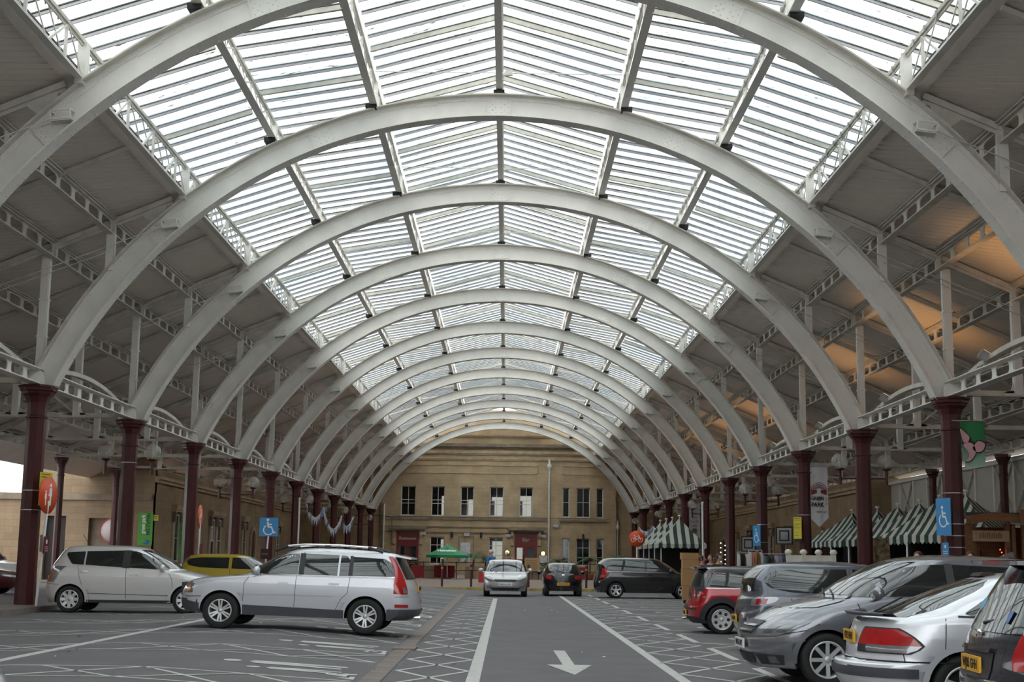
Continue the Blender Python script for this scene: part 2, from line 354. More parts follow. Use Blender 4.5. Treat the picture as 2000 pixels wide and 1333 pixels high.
# trussed side frames in each arch plane
def post_mesh(h, collars):
    m = MB(); m.box((0, 0, h/2), (.05, .2, h)); m.box((0, -.1, h/2), (.2, .03, h)); m.box((0, .1, h/2), (.2, .03, h)); m.box((.1, 0, h/2), (.02, .12, h)); m.box((-.1, 0, h/2), (.02, .12, h))
    for z in collars: m.box((0, 0, z), (.25, .26, .05))
    return m.mesh('post', CREAM)
pm0 = post_mesh(ZB(11.85) - .42 - 6.25, (.9, 1.9)); pm1 = post_mesh(ZB(10.32) - .42 - (ZC + math.sqrt(RO**2 - 10.32**2)) + .1, ())
pmx = {x: post_mesh(ZB(x) - .42 - 5.95, ()) for x in (13.82, 15.82, 17.82)}
fr = {}
for sg in (-1, 1):
    m = MB(); x0, x1 = 8.75, 20.3
    m.bar((sg*x0, 0, ZB(x0) - .08), (sg*x1, 0, ZB(x1) - .08), .16, .13); m.bar((sg*x0, 0, ZB(x0) - .16), (sg*x1, 0, ZB(x1) - .16), .03, .14)
    m.prism([(sg*8.9, ZB(8.9) - .1), (sg*9.6, ZB(9.6) - .1), (sg*9.5, ZB(9.6) - .22), (sg*9.15, ZC + math.sqrt(RO**2 - 9.15**2) - .1), (sg*8.9, ZC + math.sqrt(RO**2 - 8.9**2) - .1)], -.02, .02, 'y')
    for x in (10.32, 11.85, 13.82, 15.82, 17.82): # gussets
        z = ZB(x) - .42
        m.prism([(sg*(x - .1), z), (sg*(x + .1), z), (sg*(x + .1), ZB(x) - .05), (sg*(x - .1), ZB(x) - .05)], -.06, .06, 'y')
    fr[('raf', sg)] = m.mesh('rafter', CREAMD)
    m = MB(); m.bar((sg*12.3, 0, 5.93), (sg*20.3, 0, 5.93), .2, .05); m.bar((sg*12.3, 0, 6.0), (sg*20.3, 0, 6.0), .03, .12)
    for x in (13.82, 15.82, 17.82):
        for q in (-1, 1): m.prism([(sg*(x + q*.1), 6.0), (sg*(x + q*.4), 6.0), (sg*(x + q*.2), 6.08), (sg*(x + q*.1), 6.3)], -.015, .015, 'y')
    for a, b in ((13.82, 15.82), (15.82, 17.82), (17.82, 19.8)): m.bar((sg*a, 0, 6.0), (sg*b, 0, ZB(b) - .45), .1, .05)
    fr[('tie', sg)] = m.mesh('tie_beam', CREAMD)
    m = MB(); m.tube((sg*8.72, -.3, 10.2), (sg*13.82, -.1, 8.25), .013, 6); m.tube((sg*10.3, -.2, 9.45), (sg*14.2, -.15, 7.95), .011, 6); fr[('rod', sg)] = m.mesh('tie_rod', CREAM if sg < 0 else CREAMD)
    m = MB(); m.bar((sg*x0, 0, ZB(x0) - .06), (sg*x1, 0, ZB(x1) - .06), .1, .1); fr[('mid', sg)] = m.mesh('rafter', CREAMD)
for i in range(I0, I1 + 1):
    for sg in (-1, 1):
        t = thing('side_truss', 'cream side roof truss beside the %s arch from end wall %s' % (nth(i), SIDE[sg]), 'truss', (0, AY(i), 0), 'side roof trusses')
        link('rafter', fr[('raf', sg)], t); link('tie_beam', fr[('tie', sg)], t)
        link('post', pm0, t, loc=(sg*12.02, .05, 6.26)); link('post', pm1, t, loc=(sg*10.32, 0, ZC + math.sqrt(RO**2 - 10.32**2) - .1))
        for x, pm in pmx.items(): link('post', pm, t, loc=(sg*x, 0, 5.95))
        link('tie_rod', fr[('rod', sg)], t)
        if i < I1:
            t = tag(link('common_rafter', fr[('mid', sg)], None, loc=(0, AY(i) + S/2, 0)), 'slim cream rafter beyond the %s arch from end wall %s' % (nth(i + 1), SIDE[sg]), 'rafter', 'common rafters')
# ================================================================= boarded side roofs (diagonal boards)
for sg in (-1, 1):
    nm = 'ceiling_%s' % ('left' if sg < 0 else 'right'); r = struct(nm, 'cream diagonal boarding of the side roof %s' % SIDE[sg])
    xa, xb, k = 8.5, (21.9 if sg < 0 else 20.9), 1.15; w = .33; run = (xb - xa)*k
    def bd(y, ww, m, g=.024):   # a board crossing the roof: at the eave it starts at y - run
        e = [(xa, y), (xa, y + ww - g), (xb, y + ww - g - run), (xb, y - run)]
        m.add([(sg*x, yy, ZB(x) + .03) for x, yy in e] + [(sg*x, yy, ZB(x) + .06) for x, yy in e], [(0, 1, 2, 3), (7, 6, 5, 4), (0, 4, 5, 1), (1, 5, 6, 2), (2, 6, 7, 3), (3, 7, 4, 0)])
    m = MB(); bd(0, w, m); me = m.mesh('roof_board', BOARD)
    n0, n1 = 20., 70.
    kk = int((n1 - n0)/w)
    for j in range(kk): link('roof_board', me, r, loc=(0, n0 + j*w, 0))
    m = MB(); y = n0 - w
    while y > YB - 3: bd(y, w, m); y -= w
    y = n0 + kk*w
    while y < YE + run: bd(y, w, m); y += w
    m.build('roof_board_rest', BOARD, r, 'stuff')
    m = MB(); m.add([(sg*x, y, ZB(x) + .12) for x, y in ((xa, YB), (xa, YE + 1), (xb, YE + 1), (xb, YB))] + [(sg*x, y, ZB(x) + .16) for x, y in ((xa, YB), (xa, YE + 1), (xb, YE + 1), (xb, YB))], [(0, 1, 2, 3), (7, 6, 5, 4), (0, 4, 5, 1), (1, 5, 6, 2), (2, 6, 7, 3), (3, 7, 4, 0)]); m.build('roof_slab', DARKM, r)
    m = MB(); m.bar((sg*8.62, YB, ZB(8.62) + .02), (sg*8.62, YE, ZB(8.62) + .02), .36, .05, up=(sg*.39, 0, .92)); m.build('edge_board', BOARD, r)
    m = MB(); m.b2((sg*8.7 - .03, YB, ZB(8.5) + .05), (sg*8.7 + .03, YE, ZB(8.5) + .3)); m.build('flashing', mat('flashing', (.05, .045, .03), .8, noise=.4), r)
# ================================================================= glazed roof
GB = [(.05, 15.34, 3.3, 14.42), (3.46, 13.68, 6.15, 13.2), (6.26, 12.72, 9.35, 11.68)]    # inner x,z -> outer x,z of the three glazed slopes
GLASS = bpy.data.materials.new('dirty_roof_glass'); GLASS.use_nodes = True
_nt = GLASS.node_tree; _nt.nodes.remove(_nt.nodes['Principled BSDF']); _out = _nt.nodes['Material Output']
_tr = _nt.nodes.new('ShaderNodeBsdfTransparent'); _tr.inputs[0].default_value = (.93, .97, .96, 1)
_df = _nt.nodes.new('ShaderNodeBsdfTranslucent'); _df.inputs[0].default_value = (.40, .47, .49, 1)
_dd = _nt.nodes.new('ShaderNodeBsdfDiffuse'); _dd.inputs[0].default_value = (.10, .09, .06, 1)
_tc = _nt.nodes.new('ShaderNodeTexCoord'); _mp = _nt.nodes.new('ShaderNodeMapping'); _mp.inputs['Scale'].default_value = (1.6, 5.5, 1)
_n1 = _nt.nodes.new('ShaderNodeTexNoise'); _n1.inputs['Scale'].default_value = 1.3; _n1.inputs['Detail'].default_value = 9; _n1.inputs['Roughness'].default_value = .72
_n2 = _nt.nodes.new('ShaderNodeTexNoise'); _n2.inputs['Scale'].default_value = .22; _n2.inputs['Detail'].default_value = 3
_geo = _nt.nodes.new('ShaderNodeNewGeometry')
_nt.links.new(_geo.outputs['Position'], _mp.inputs[0]); _nt.links.new(_mp.outputs[0], _n1.inputs['Vector']); _nt.links.new(_geo.outputs['Position'], _n2.inputs['Vector'])
_r1 = _nt.nodes.new('ShaderNodeValToRGB'); _r1.color_ramp.elements[0].position = .59; _r1.color_ramp.elements[1].position = .64; _r1.color_ramp.elements[1].color = (.97, .97, .97, 1)
_r2 = _nt.nodes.new('ShaderNodeValToRGB'); _r2.color_ramp.elements[0].position = .45; _r2.color_ramp.elements[0].color = (.10,)*3 + (1,); _r2.color_ramp.elements[1].position = .64; _r2.color_ramp.elements[1].color = (.85,)*3 + (1,)
_nt.links.new(_n1.outputs['Fac'], _r1.inputs[0]); _nt.links.new(_n2.outputs['Fac'], _r2.inputs[0])
_m1 = _nt.nodes.new('ShaderNodeMixShader'); _m2 = _nt.nodes.new('ShaderNodeMixShader')
_nt.links.new(_r2.outputs[0], _m1.inputs[0]); _nt.links.new(_tr.outputs[0], _m1.inputs[1]); _nt.links.new(_df.outputs[0], _m1.inputs[2])
_nt.links.new(_r1.outputs[0], _m2.inputs[0]); _nt.links.new(_m1.outputs[0], _m2.inputs[1]); _nt.links.new(_dd.outputs[0], _m2.inputs[2]); _nt.links.new(_m2.outputs[0], _out.inputs[0])
BARM = mat('glazing_bar', (.50, .48, .50), .6); MOSS = mat('moss', (.05, .055, .02), .95, noise=.5, nscale=14)
bp = S/12
def bar_mesh(sg, q):
    x0, z0, x1, z1 = GB[q]; m = MB()
    m.bar((sg*x0, 0, z0 + .0), (sg*x1, 0, z1 + .0), .035, .06); m.bar((sg*x0, 0, z0 + .05), (sg*x1, 0, z1 + .05), .075, .025, mi=1)
    return m
def pane_add(m, sg, q, y):
    x0, z0, x1, z1 = GB[q]; n = 2
    m.add([(sg*x0, y + .02, z0 + .035), (sg*x0, y + bp - .02, z0 + .035), (sg*x1, y + bp - .02, z1 + .035), (sg*x1, y + .02, z1 + .035)], [(0, 1, 2, 3)])
bm_ = {(sg, q): bar_mesh(sg, q).mesh('glazing_bar', [BARM, MOSS]) for sg in (-1, 1) for q in range(3)}
pn_ = {}
for sg in (-1, 1):
    for q in range(3): m = MB(); pane_add(m, sg, q, 0); pn_[(sg, q)] = m.mesh('pane', GLASS)
rf_ = {}
for sg in (-1, 1):
    for q in range(3):
        x0, z0, x1, z1 = GB[q]; m = MB(); m.bar((sg*x0, 0, z0 - .03), (sg*x1, 0, z1 - .03), .04, .12); m.bar((sg*x0, 0, z0 - .09), (sg*x1, 0, z1 - .09), .08, .02); m.bar((sg*x0, 0, z0 + .05), (sg*x1, 0, z1 + .05), .075, .025, mi=1); rf_[(sg, q)] = m.mesh('glazing_rafter', [CREAMD, MOSS])
for i in range(I0 - 1, I1):
    y0 = AY(i); near = 0 <= i <= 5
    wnd = struct('window_%d' % (i - I0 + 2), 'dirty roof glazing between two arch ribs')
    rest = MB(); restb = MB()
    for sg in (-1, 1):
        for q in range(3):
            for k in range(12):
                y = y0 + k*bp
                if near: link('pane', pn_[(sg, q)], wnd, loc=(0, y, 0))
                else: pane_add(rest, sg, q, y)
                if k in (3, 9): link('glazing_rafter', rf_[(sg, q)], wnd, loc=(0, y, 0))
                elif near: link('glazing_bar', bm_[(sg, q)], wnd, loc=(0, y, 0))
                else:
                    b = bar_mesh(sg, q); restb.add([(v[0], v[1] + y, v[2]) for v in b.v], b.f[:6], 0); restb.f += [tuple(f_) for f_ in [tuple(ii - len(b.v) + len(restb.v) for ii in f) for f in b.f[6:]]]; restb.m += [1]*6; restb.sm += [False]*6
    if not near: rest.build('glass', GLASS, wnd, 'stuff'); restb.build('glazing_bars', [BARM, MOSS], wnd, 'stuff')
# lattice purlins and ridge
def lattice(x, zb, zt, label, sg, wb, edge=False):
    t = thing('lattice_purlin', label, 'purlin', (0, 0, 0), 'lattice purlins under the glazing')
    m = MB(); m.b2((x - wb/2, YB, zb), (x + wb/2, YE, zb + .03)); m.build('bottom_flange', CREAM, t)
    m = MB(); m.b2((x - .05, YB, zt - .05), (x + .05, YE, zt + .03)); m.b2((x - .015, YB, zt - .12), (x + .015, YE, zt - .04)); m.build('top_chord', CREAMD, t)
    lat = MB(); nb = 4; p = S/nb
    for k in range(nb):
        y = k*p + p*.0
        lat.bar((x, y + .05, zb + .03), (x, y + p/2, zt - .06), .05, .05, up=(1, 0, 0)); lat.bar((x + .03, y + p/2, zt - .06), (x + .03, y + p - .05, zb + .03), .025, .025, up=(1, 0, 0)); lat.bar((x, y + p*.5, zb), (x, y + p*.5, zt), .06, .05)
        lat.bar((x - .03, y + .1, zt - .06), (x - .03, y + p/2, zb + .03), .025, .025, up=(1, 0, 0))
    lat.b2((x - .09, -.12, zb), (x + .09, .12, zt - .04))
    lm = lat.mesh('lattice_bracing', CREAM); cl = MB()
    for k in range(12): cl.prism([(k*bp - .0, zt + .04), (k*bp + .12, zt + .04), (k*bp + .06, zt - .1), (k*bp, zt - .1)], x - .07, x - .06, 'x')
    clm = cl.mesh('cleats', BARM)
    for i in range(I0, I1):
        link('lattice_bracing', lm, t, loc=(0, AY(i), 0)); link('cleats', clm, t, 'stuff', loc=(0, AY(i), 0))
    pk = MB().box((0, 0, 0), (wb + (.1 if not edge else .0), .5, .12)).mesh('packer', BLACK if not edge else CREAMD)
    for i in range(I0, I1 + 1): link('packer', pk, t, loc=(x + math.copysign(.06, x)*(0 if edge else 1), AY(i), zb - .05))
for sg in (-1, 1):
    lattice(sg*3.4, 13.62, 14.36, 'first cream lattice purlin out from the ridge under the glazing %s' % SIDE[sg], sg, .2)
    lattice(sg*6.1, 12.64, 13.14, 'second cream lattice purlin out from the ridge under the glazing %s' % SIDE[sg], sg, .2)
    lattice(sg*8.43, 11.02, 11.86, 'lattice purlin along the lower edge of the glazing %s' % SIDE[sg], sg, .16, True)
t = thing('ridge_beam', 'cream ridge beam along the peak of the glazed roof', 'beam')
m = MB(); m.b2((-.085, YB, 14.1), (.085, YE, 14.14)); m.b2((-.06, YB, 14.12), (-.03, YE, 15.3)); m.b2((-.1, YB, 15.28), (.1, YE, 15.34)); m.build('ridge_girder', CREAM, t)
pk = MB().box((0, 0, 0), (.3, .45, .12)).mesh('packer', BLACK)
for i in range(I0, I1 + 1): link('packer', pk, t, loc=(0, AY(i), 14.02))
m = MB(); m.tube((-3.3, 0, 14.3), (3.3, 0, 14.3), .014, 5); m.box((.25, 0, 14.3), (.22, .1, .12)); rd = m.mesh('tie_rod', CREAM)
for i in range(I0, I1): link('tie_rod', rd, t, loc=(0, AY(i) - .9, 0))
# ================================================================= stone walls
def stone(name, horiz, c1, c2, sc=1.):
    m = bpy.data.materials.new(name); m.use_nodes = True; nt = m.node_tree; b = nt.nodes['Principled BSDF']; b.inputs['Roughness'].default_value = .85
    g = nt.nodes.new('ShaderNodeNewGeometry'); sp = nt.nodes.new('ShaderNodeSeparateXYZ'); cb = nt.nodes.new('ShaderNodeCombineXYZ')
    nt.links.new(g.outputs['Position'], sp.inputs[0]); nt.links.new(sp.outputs['X' if horiz == 'x' else 'Y'], cb.inputs[0]); nt.links.new(sp.outputs['Z'], cb.inputs[1])
    br = nt.nodes.new('ShaderNodeTexBrick'); br.inputs['Scale'].default_value = 1; br.inputs['Brick Width'].default_value = .95*sc; br.inputs['Row Height'].default_value = .36*sc; br.inputs['Mortar Size'].default_value = .008; br.inputs['Bias'].default_value = -.2
    br.inputs['Color1'].default_value = (*c1, 1); br.inputs['Color2'].default_value = (*c2, 1); br.inputs['Mortar'].default_value = (*[v*.8 for v in c2], 1)
    n = nt.nodes.new('ShaderNodeTexNoise'); n.inputs['Scale'].default_value = .45; n.inputs['Detail'].default_value = 8; n.inputs['Roughness'].default_value = .65; nt.links.new(g.outputs['Position'], n.inputs['Vector'])
    mx = nt.nodes.new('ShaderNodeMix'); mx.data_type = 'RGBA'; mx.blend_type = 'MULTIPLY'; mx.inputs[0].default_value = .8
    rp = nt.nodes.new('ShaderNodeValToRGB'); rp.color_ramp.elements[0].position = .3; rp.color_ramp.elements[0].color = (.62, .58, .54, 1); rp.color_ramp.elements[1].position = .68; rp.color_ramp.elements[1].color = (1.1, 1.06, 1.0, 1)
    nt.links.new(n.outputs['Fac'], rp.inputs[0]); nt.links.new(cb.outputs[0], br.inputs['Vector']); nt.links.new(br.outputs['Color'], mx.inputs[6]); nt.links.new(rp.outputs[0], mx.inputs[7]); nt.links.new(mx.outputs[2], b.inputs['Base Color'])
    bp = nt.nodes.new('ShaderNodeBump'); bp.inputs['Strength'].default_value = .4; bp.inputs['Distance'].default_value = .01; nt.links.new(br.outputs['Fac'], bp.inputs['Height']); bp.invert = True; nt.links.new(bp.outputs[0], b.inputs['Normal'])
    return m
ST_X = stone('bath_stone_end', 'x', (.50, .385, .245), (.45, .345, .215)); ST_Y = stone('bath_stone_side', 'y', (.40, .30, .19), (.35, .26, .16)); ST_L = stone('bath_stone_shaded', 'x', (.36, .27, .175), (.29, .215, .14))  # ST_L is the same stone with the aisle shade put into its colour
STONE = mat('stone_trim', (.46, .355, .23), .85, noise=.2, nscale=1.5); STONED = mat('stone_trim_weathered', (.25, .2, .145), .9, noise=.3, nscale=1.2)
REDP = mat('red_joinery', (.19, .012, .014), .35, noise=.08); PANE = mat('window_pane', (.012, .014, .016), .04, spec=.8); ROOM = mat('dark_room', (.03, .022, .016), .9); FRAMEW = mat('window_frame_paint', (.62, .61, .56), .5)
CLEAR = bpy.data.materials.new('clear_pane'); CLEAR.use_nodes = True
_nt = CLEAR.node_tree; _b = _nt.nodes['Principled BSDF']; _b.inputs['Base Color'].default_value = (.02, .02, .02, 1); _b.inputs['Roughness'].default_value = .03
_t = _nt.nodes.new('ShaderNodeBsdfTransparent'); _t.inputs[0].default_value = (.85, .88, .87, 1); _x = _nt.nodes.new('ShaderNodeMixShader'); _x.inputs[0].default_value = .22
_nt.links.new(_t.outputs[0], _x.inputs[1]); _nt.links.new(_b.outputs[0], _x.inputs[2]); _nt.links.new(_x.outputs[0], _nt.nodes['Material Output'].inputs[0])
def holed(m, a0, a1, z0, z1, holes, f0, f1, axis):   # wall slab between planes f0,f1 with rectangular holes (a0,a1,z0,z1)
    As = sorted({a0, a1, *[h[0] for h in holes], *[h[1] for h in holes]}); Zs = sorted({z0, z1, *[h[2] for h in holes], *[h[3] for h in holes]})
    for i in range(len(As) - 1):
        for j in range(len(Zs) - 1):
            ca, cz = (As[i] + As[i + 1])/2, (Zs[j] + Zs[j + 1])/2
            if any(h[0] < ca < h[1] and h[2] < cz < h[3] for h in holes): continue
            if axis == 'x': m.b2((As[i], f0, Zs[j]), (As[i + 1], f1, Zs[j + 1]))
            else: m.b2((f0, As[i], Zs[j]), (f1, As[i + 1], Zs[j + 1]))
WN = [20]; DN = [1]; TN = [3]
def window(a0, a1, z0, z1, f, axis, nx, nz, label, pane=None, fm=None, bar=.05, sgn=1):
    w = struct('window_%d' % WN[0], label); WN[0] += 1; pane = pane or PANE; fm = fm or FRAMEW
    P = (lambda a, d, z: (a, f + sgn*d, z)) if axis == 'x' else (lambda a, d, z: (f + sgn*d, a, z))
    m = MB()
    for u in (a0 + .04, a1 - .04): m.b2(P(u - .04, .02, z0), P(u + .04, .12, z1))
    for z in (z0 + .05, z1 - .04): m.b2(P(a0, .02, z - .05), P(a1, .12, z + .04))
    m.build('window_frame', fm, w)
    for k in range(1, nx): u = a0 + (a1 - a0)*k/nx; MB().b2(P(u - bar/2, .03, z0), P(u + bar/2, .1, z1)).build('mullion', fm, w)
    for z in nz: MB().b2(P(a0, .035, z - bar/2), P(a1, .095, z + bar/2)).build('glazing_bar', fm, w)
    zz = [z0] + list(nz) + [z1]
    for k in range(nx):
        for z_, zb_ in zip(zz, zz[1:]): MB().b2(P(a0 + (a1 - a0)*k/nx, .06, z_), P(a0 + (a1 - a0)*(k + 1)/nx, .066, zb_)).build('pane', pane, w)
    return w
def trim(label, name=None):
    t = struct('trim_%d' % TN[0], label); TN[0] += 1; return t
YW = 129.0
up = [(-9.42, -8.07), (-6.62, -5.38), (-3.92, -2.69), (-1.22, .05), (1.52, 2.78)]; rt = [(5.5, 6.14), (6.79, 8.04), (8.63, 9.26)]
lo = [(-6.66, -5.34), (-1.25, .06)]; doors = [(-9.75, -7.7), (1.12, 3.2)]
H1 = [(a, b, 5.36, 8.09) for a, b in up + rt]; H2 = [(a, b, .95, 3.46) for a, b in lo + rt] + [(a, b, .12, 3.9) for a, b in doors]
m = MB(); holed(m, -11.2, 10.45, -.1, 15.2, H1 + H2, YW, YW + .5, 'x'); m.b2((10.45, YW + .45, -.1), (20.5, YW + .95, 15.2)); m.b2((-20.5, YW + .45, -.1), (-11.2, YW + .95, 15.2))
wb = m.build('wall_back', ST_X); wb['kind'] = 'structure'; wb['label'] = 'honey ashlar end wall of the station building'
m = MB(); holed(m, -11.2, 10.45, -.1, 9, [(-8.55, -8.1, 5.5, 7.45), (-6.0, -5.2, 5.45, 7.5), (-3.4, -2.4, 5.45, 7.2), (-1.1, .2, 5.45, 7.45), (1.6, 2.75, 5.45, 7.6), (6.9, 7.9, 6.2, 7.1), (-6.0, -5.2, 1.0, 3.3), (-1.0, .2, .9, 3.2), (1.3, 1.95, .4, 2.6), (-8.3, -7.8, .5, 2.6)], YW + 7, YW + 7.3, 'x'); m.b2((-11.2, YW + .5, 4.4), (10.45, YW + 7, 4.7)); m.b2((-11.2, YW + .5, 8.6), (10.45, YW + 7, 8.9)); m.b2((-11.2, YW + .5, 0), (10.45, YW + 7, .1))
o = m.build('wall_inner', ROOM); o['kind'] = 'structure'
fac = struct('wall_street', 'pale house fronts across the street behind the station'); m = MB(); m.b2((-30, 165, 0), (30, 166, 9.5)); m.build('facade', mat('pale_facade', (.72, .66, .58), .8), fac)
pm_ = MB().b2((-.5, -.03, 0), (.5, .03, 1.7)).mesh('facade_window', PANE)
for k in range(18):
    for z in (3.6, 6.6): link('facade_window', pm_, fac, loc=(-28 + 3.3*k, 165, z))
m = MB(); m.b2((-45, 131, -.2), (45, 170, -.02)); o = m.build('floor_street', ASPH); o['kind'] = 'structure'
for j, (a, b) in enumerate(up): window(a, b, 5.36, 8.09, YW + .15, 'x', 2, (6.5, 6.82), 'tall upper window with balcony rail over the terrace, %s from the downpipe' % ORD[4 - j], CLEAR)
for j, (a, b) in enumerate(rt):
    window(a, b, 5.36, 8.09, YW + .15, 'x', 2 if j == 1 else 1, (6.75,), 'upper sash window of the group beside the downpipe'); window(a, b, .95, 3.46, YW + .15, 'x', 2 if j == 1 else 1, (1.75, 2.6), 'ground floor sash window of the group beside the downpipe')
for a, b in lo: window(a, b, .95, 3.46, YW + .15, 'x', 2, (1.8, 2.7), 'ground floor window of the restaurant', CLEAR)
for (a, b), wd in zip(doors, ('Restaurant', 'Bar')):
    d = struct('door_%d' % DN[0], 'dark red glazed double doors lettered %s' % wd); DN[0] += 1
    m = MB(); m.b2((a, YW + .1, 2.62), (b, YW + .18, 3.9)); m.b2((a, YW + .06, 2.55), (b, YW + .2, 2.75)); m.b2((a, YW + .06, 3.75), (b, YW + .2, 3.9)); m.build('sign_panel', REDP, d)
    m = MB()
    for u in (a + .09, (a + b)/2, b - .09): m.b2((u - .12, YW + .08, .12), (u + .12, YW + .2, 2.6))
    m.b2((a, YW + .08, .12), (b, YW + .2, .45)); m.b2((a, YW + .08, 1.35), (b, YW + .2, 1.5)); m.build('door_frame', REDP, d)
    for u in ((a*3 + b)/4, (a + 3*b)/4): MB().b2((u - .42, YW + .12, .45), (u + .42, YW + .13, 2.56)).build('pane', CLEAR, d)
    text(wd, .5 if wd == 'Bar' else .36, mat('cream_letters', (.62, .5, .4), .6), d, ((a + b)/2, YW + .08, 3.27), name='lettering', bold=.006)
    c = trim('moulded stone canopy on scrolled brackets over the %s door' % wd)
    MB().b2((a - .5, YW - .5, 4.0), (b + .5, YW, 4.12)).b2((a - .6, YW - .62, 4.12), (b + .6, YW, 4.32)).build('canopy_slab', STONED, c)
    for u in (a - .22, b + .22): MB().prism([(YW, 3.98), (YW - .42, 3.98), (YW - .36, 3.6), (YW - .15, 3.3), (YW - .2, 2.75), (YW, 2.65)], u - .12, u + .12, 'x').build('bracket', STONE, c)
# mouldings
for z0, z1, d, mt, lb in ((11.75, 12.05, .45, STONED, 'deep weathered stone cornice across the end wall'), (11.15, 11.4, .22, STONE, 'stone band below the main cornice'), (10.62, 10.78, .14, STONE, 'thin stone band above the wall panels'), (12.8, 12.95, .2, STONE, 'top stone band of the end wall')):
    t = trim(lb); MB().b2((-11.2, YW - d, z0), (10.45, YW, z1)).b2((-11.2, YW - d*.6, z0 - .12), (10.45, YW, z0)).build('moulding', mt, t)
t = trim('sunk wall panels framed in stone high on the end wall')
for a, b in ((-11, 3.2), (5.5, 10.2)):
    for lo_, hi_ in (((a, YW - .06, 10.02), (b, YW, 10.12)), ((a, YW - .06, 9.28), (b, YW, 9.38)), ((a, YW - .06, 9.3), (a + .1, YW, 10.1)), ((b - .1, YW - .06, 9.3), (b, YW, 10.1))): MB().b2(lo_, hi_).build('panel_moulding', STONE, t)
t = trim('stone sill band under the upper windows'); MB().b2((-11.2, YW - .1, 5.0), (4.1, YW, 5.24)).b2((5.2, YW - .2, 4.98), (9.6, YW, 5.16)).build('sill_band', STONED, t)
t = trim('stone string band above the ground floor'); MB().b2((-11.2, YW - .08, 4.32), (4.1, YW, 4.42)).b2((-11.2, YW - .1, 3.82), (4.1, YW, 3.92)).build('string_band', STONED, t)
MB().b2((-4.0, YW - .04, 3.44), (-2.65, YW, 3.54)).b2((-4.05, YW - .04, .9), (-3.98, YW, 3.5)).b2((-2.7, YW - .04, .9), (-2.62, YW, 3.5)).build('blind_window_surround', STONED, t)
def pipe(x, y, z0, z1, label, hop=True, m0=None):
    t = thing('downpipe', label, 'pipe', (x, y, z0)); MB().tube((0, 0, 0), (0, 0, z1 - z0), .085, 10).build('pipe', m0 or FRAMEW, t)
    for k in range(int((z1 - z0)/1.8)): MB().tube((0, 0, .8 + 1.8*k), (0, 0, .92 + 1.8*k), .12, 10).build('collar', m0 or FRAMEW, t)
    if hop: MB().lathe((0, 0, z1 - z0), [(.09, 0), (.22, .25), (.22, .45), (.1, .6), (.1, .9), (.05, 1.0)], 10).build('hopper_head', m0 or FRAMEW, t)
pipe(4.25, YW - .15, .12, 9.7, 'tall white downpipe with hopper head on the stone end wall'); pipe(-10.95, YW - .15, .12, 6.4, 'thin white downpipe by the Restaurant door', False); pipe(10.6, YW + .2, .12, 4.2, 'short pale downpipe at the corner beside the bicycle sign')
def wlamp(x, z, kind, label):
    t = thing('wall_lamp', label, 'lamp', (x, YW, z), 'wall lamps on the end wall')
    if kind == 'bulk': MB().box((0, -.1, 0), (.5, .2, .22)).build('housing', GREYM, t); MB().box((0, -.12, -.12), (.44, .16, .06)).build('diffuser', WHITEP, t)
    elif kind == 'spot': MB().tube((0, -.12, -.25), (0, -.12, .25), .1, 10).build('housing', DARKM, t); MB().box((0, -.04, 0), (.06, .1, .08)).build('bracket', DARKM, t)
    else: MB().lathe((0, 0, 0), [(.28, 0), (.28, -.08), (.22, -.14)], 16, axis='y').build('rim', mat('brass', (.5, .35, .08), .35, metal=.8), t); MB().lathe((0, -.1, 0), [(.22, 0), (.15, -.07), (.001, -.1)], 16, axis='y').build('globe', mat('lamp_glow', (.9, .75, .35), .4, emit=(1, .72, .22), estr=2.2), t)
for x, z, k, lb in ((-7.3, 3.75, 'bulk', 'grey bulkhead lamp beside the Restaurant canopy'), (-3.3, 3.7, 'bulk', 'grey bulkhead lamp over the blind window'), (.55, 3.65, 'bulk', 'grey bulkhead lamp at the terrace-umbrella end of the Bar canopy'), (3.75, 3.65, 'bulk', 'grey bulkhead lamp between Bar canopy and downpipe'), (4.9, 4.6, 'bulk', 'grey bulkhead lamp below the sill of the window group'), (-4.65, 3.65, 'spot', 'black up-down light next to restaurant window'), (-1.95, 3.65, 'spot', 'black up-down light between blind window and next window'), (7.4, 3.6, 'spot', 'black up-down light over the middle window of the group'), (.45, 2.1, 'glow', 'lit round amber lamp beside the people at Bar door'), (3.75, 2.05, 'glow', 'lit round amber lamp between Bar door and downpipe')): wlamp(x, z, k, lb)
o = tag(MB().b2((-3.85, YW - .06, 1.2), (-2.95, YW - .02, 2.95)).build('wall_poster', mat('poster_paper', (.6, .62, .64), .6, noise=.25, nscale=3)), 'pale poster with printed drawing in the blind window', 'poster')
o = thing('menu_board', 'framed menu board on the wall beside the Bar door', 'sign', (3.75, YW - .08, .9)); MB().box((0, 0, .45), (.9, .06, 1.3)).build('frame', mat('wood_frame', (.22, .12, .05), .6), o); MB().box((0, -.04, .45), (.76, .02, 1.1)).build('paper', mat('menu_paper', (.55, .56, .55), .6, noise=.3, nscale=9), o)
t = thing('wall_cable', 'black cable run along the sill band of the end wall', 'cable'); MB().poly([(-14, YW - .12, 5.3), (-11, YW - .12, 5.3), (-10.2, YW - .12, 5.2), (-10.2, YW - .12, 4.3), (-9.9, YW - .2, 3.9)], .03).build('cable_run', DARKM, t); MB().poly([(-10.2, YW - .12, 5.27), (10, YW - .12, 5.27)], .02).build('cable_run', DARKM, t)
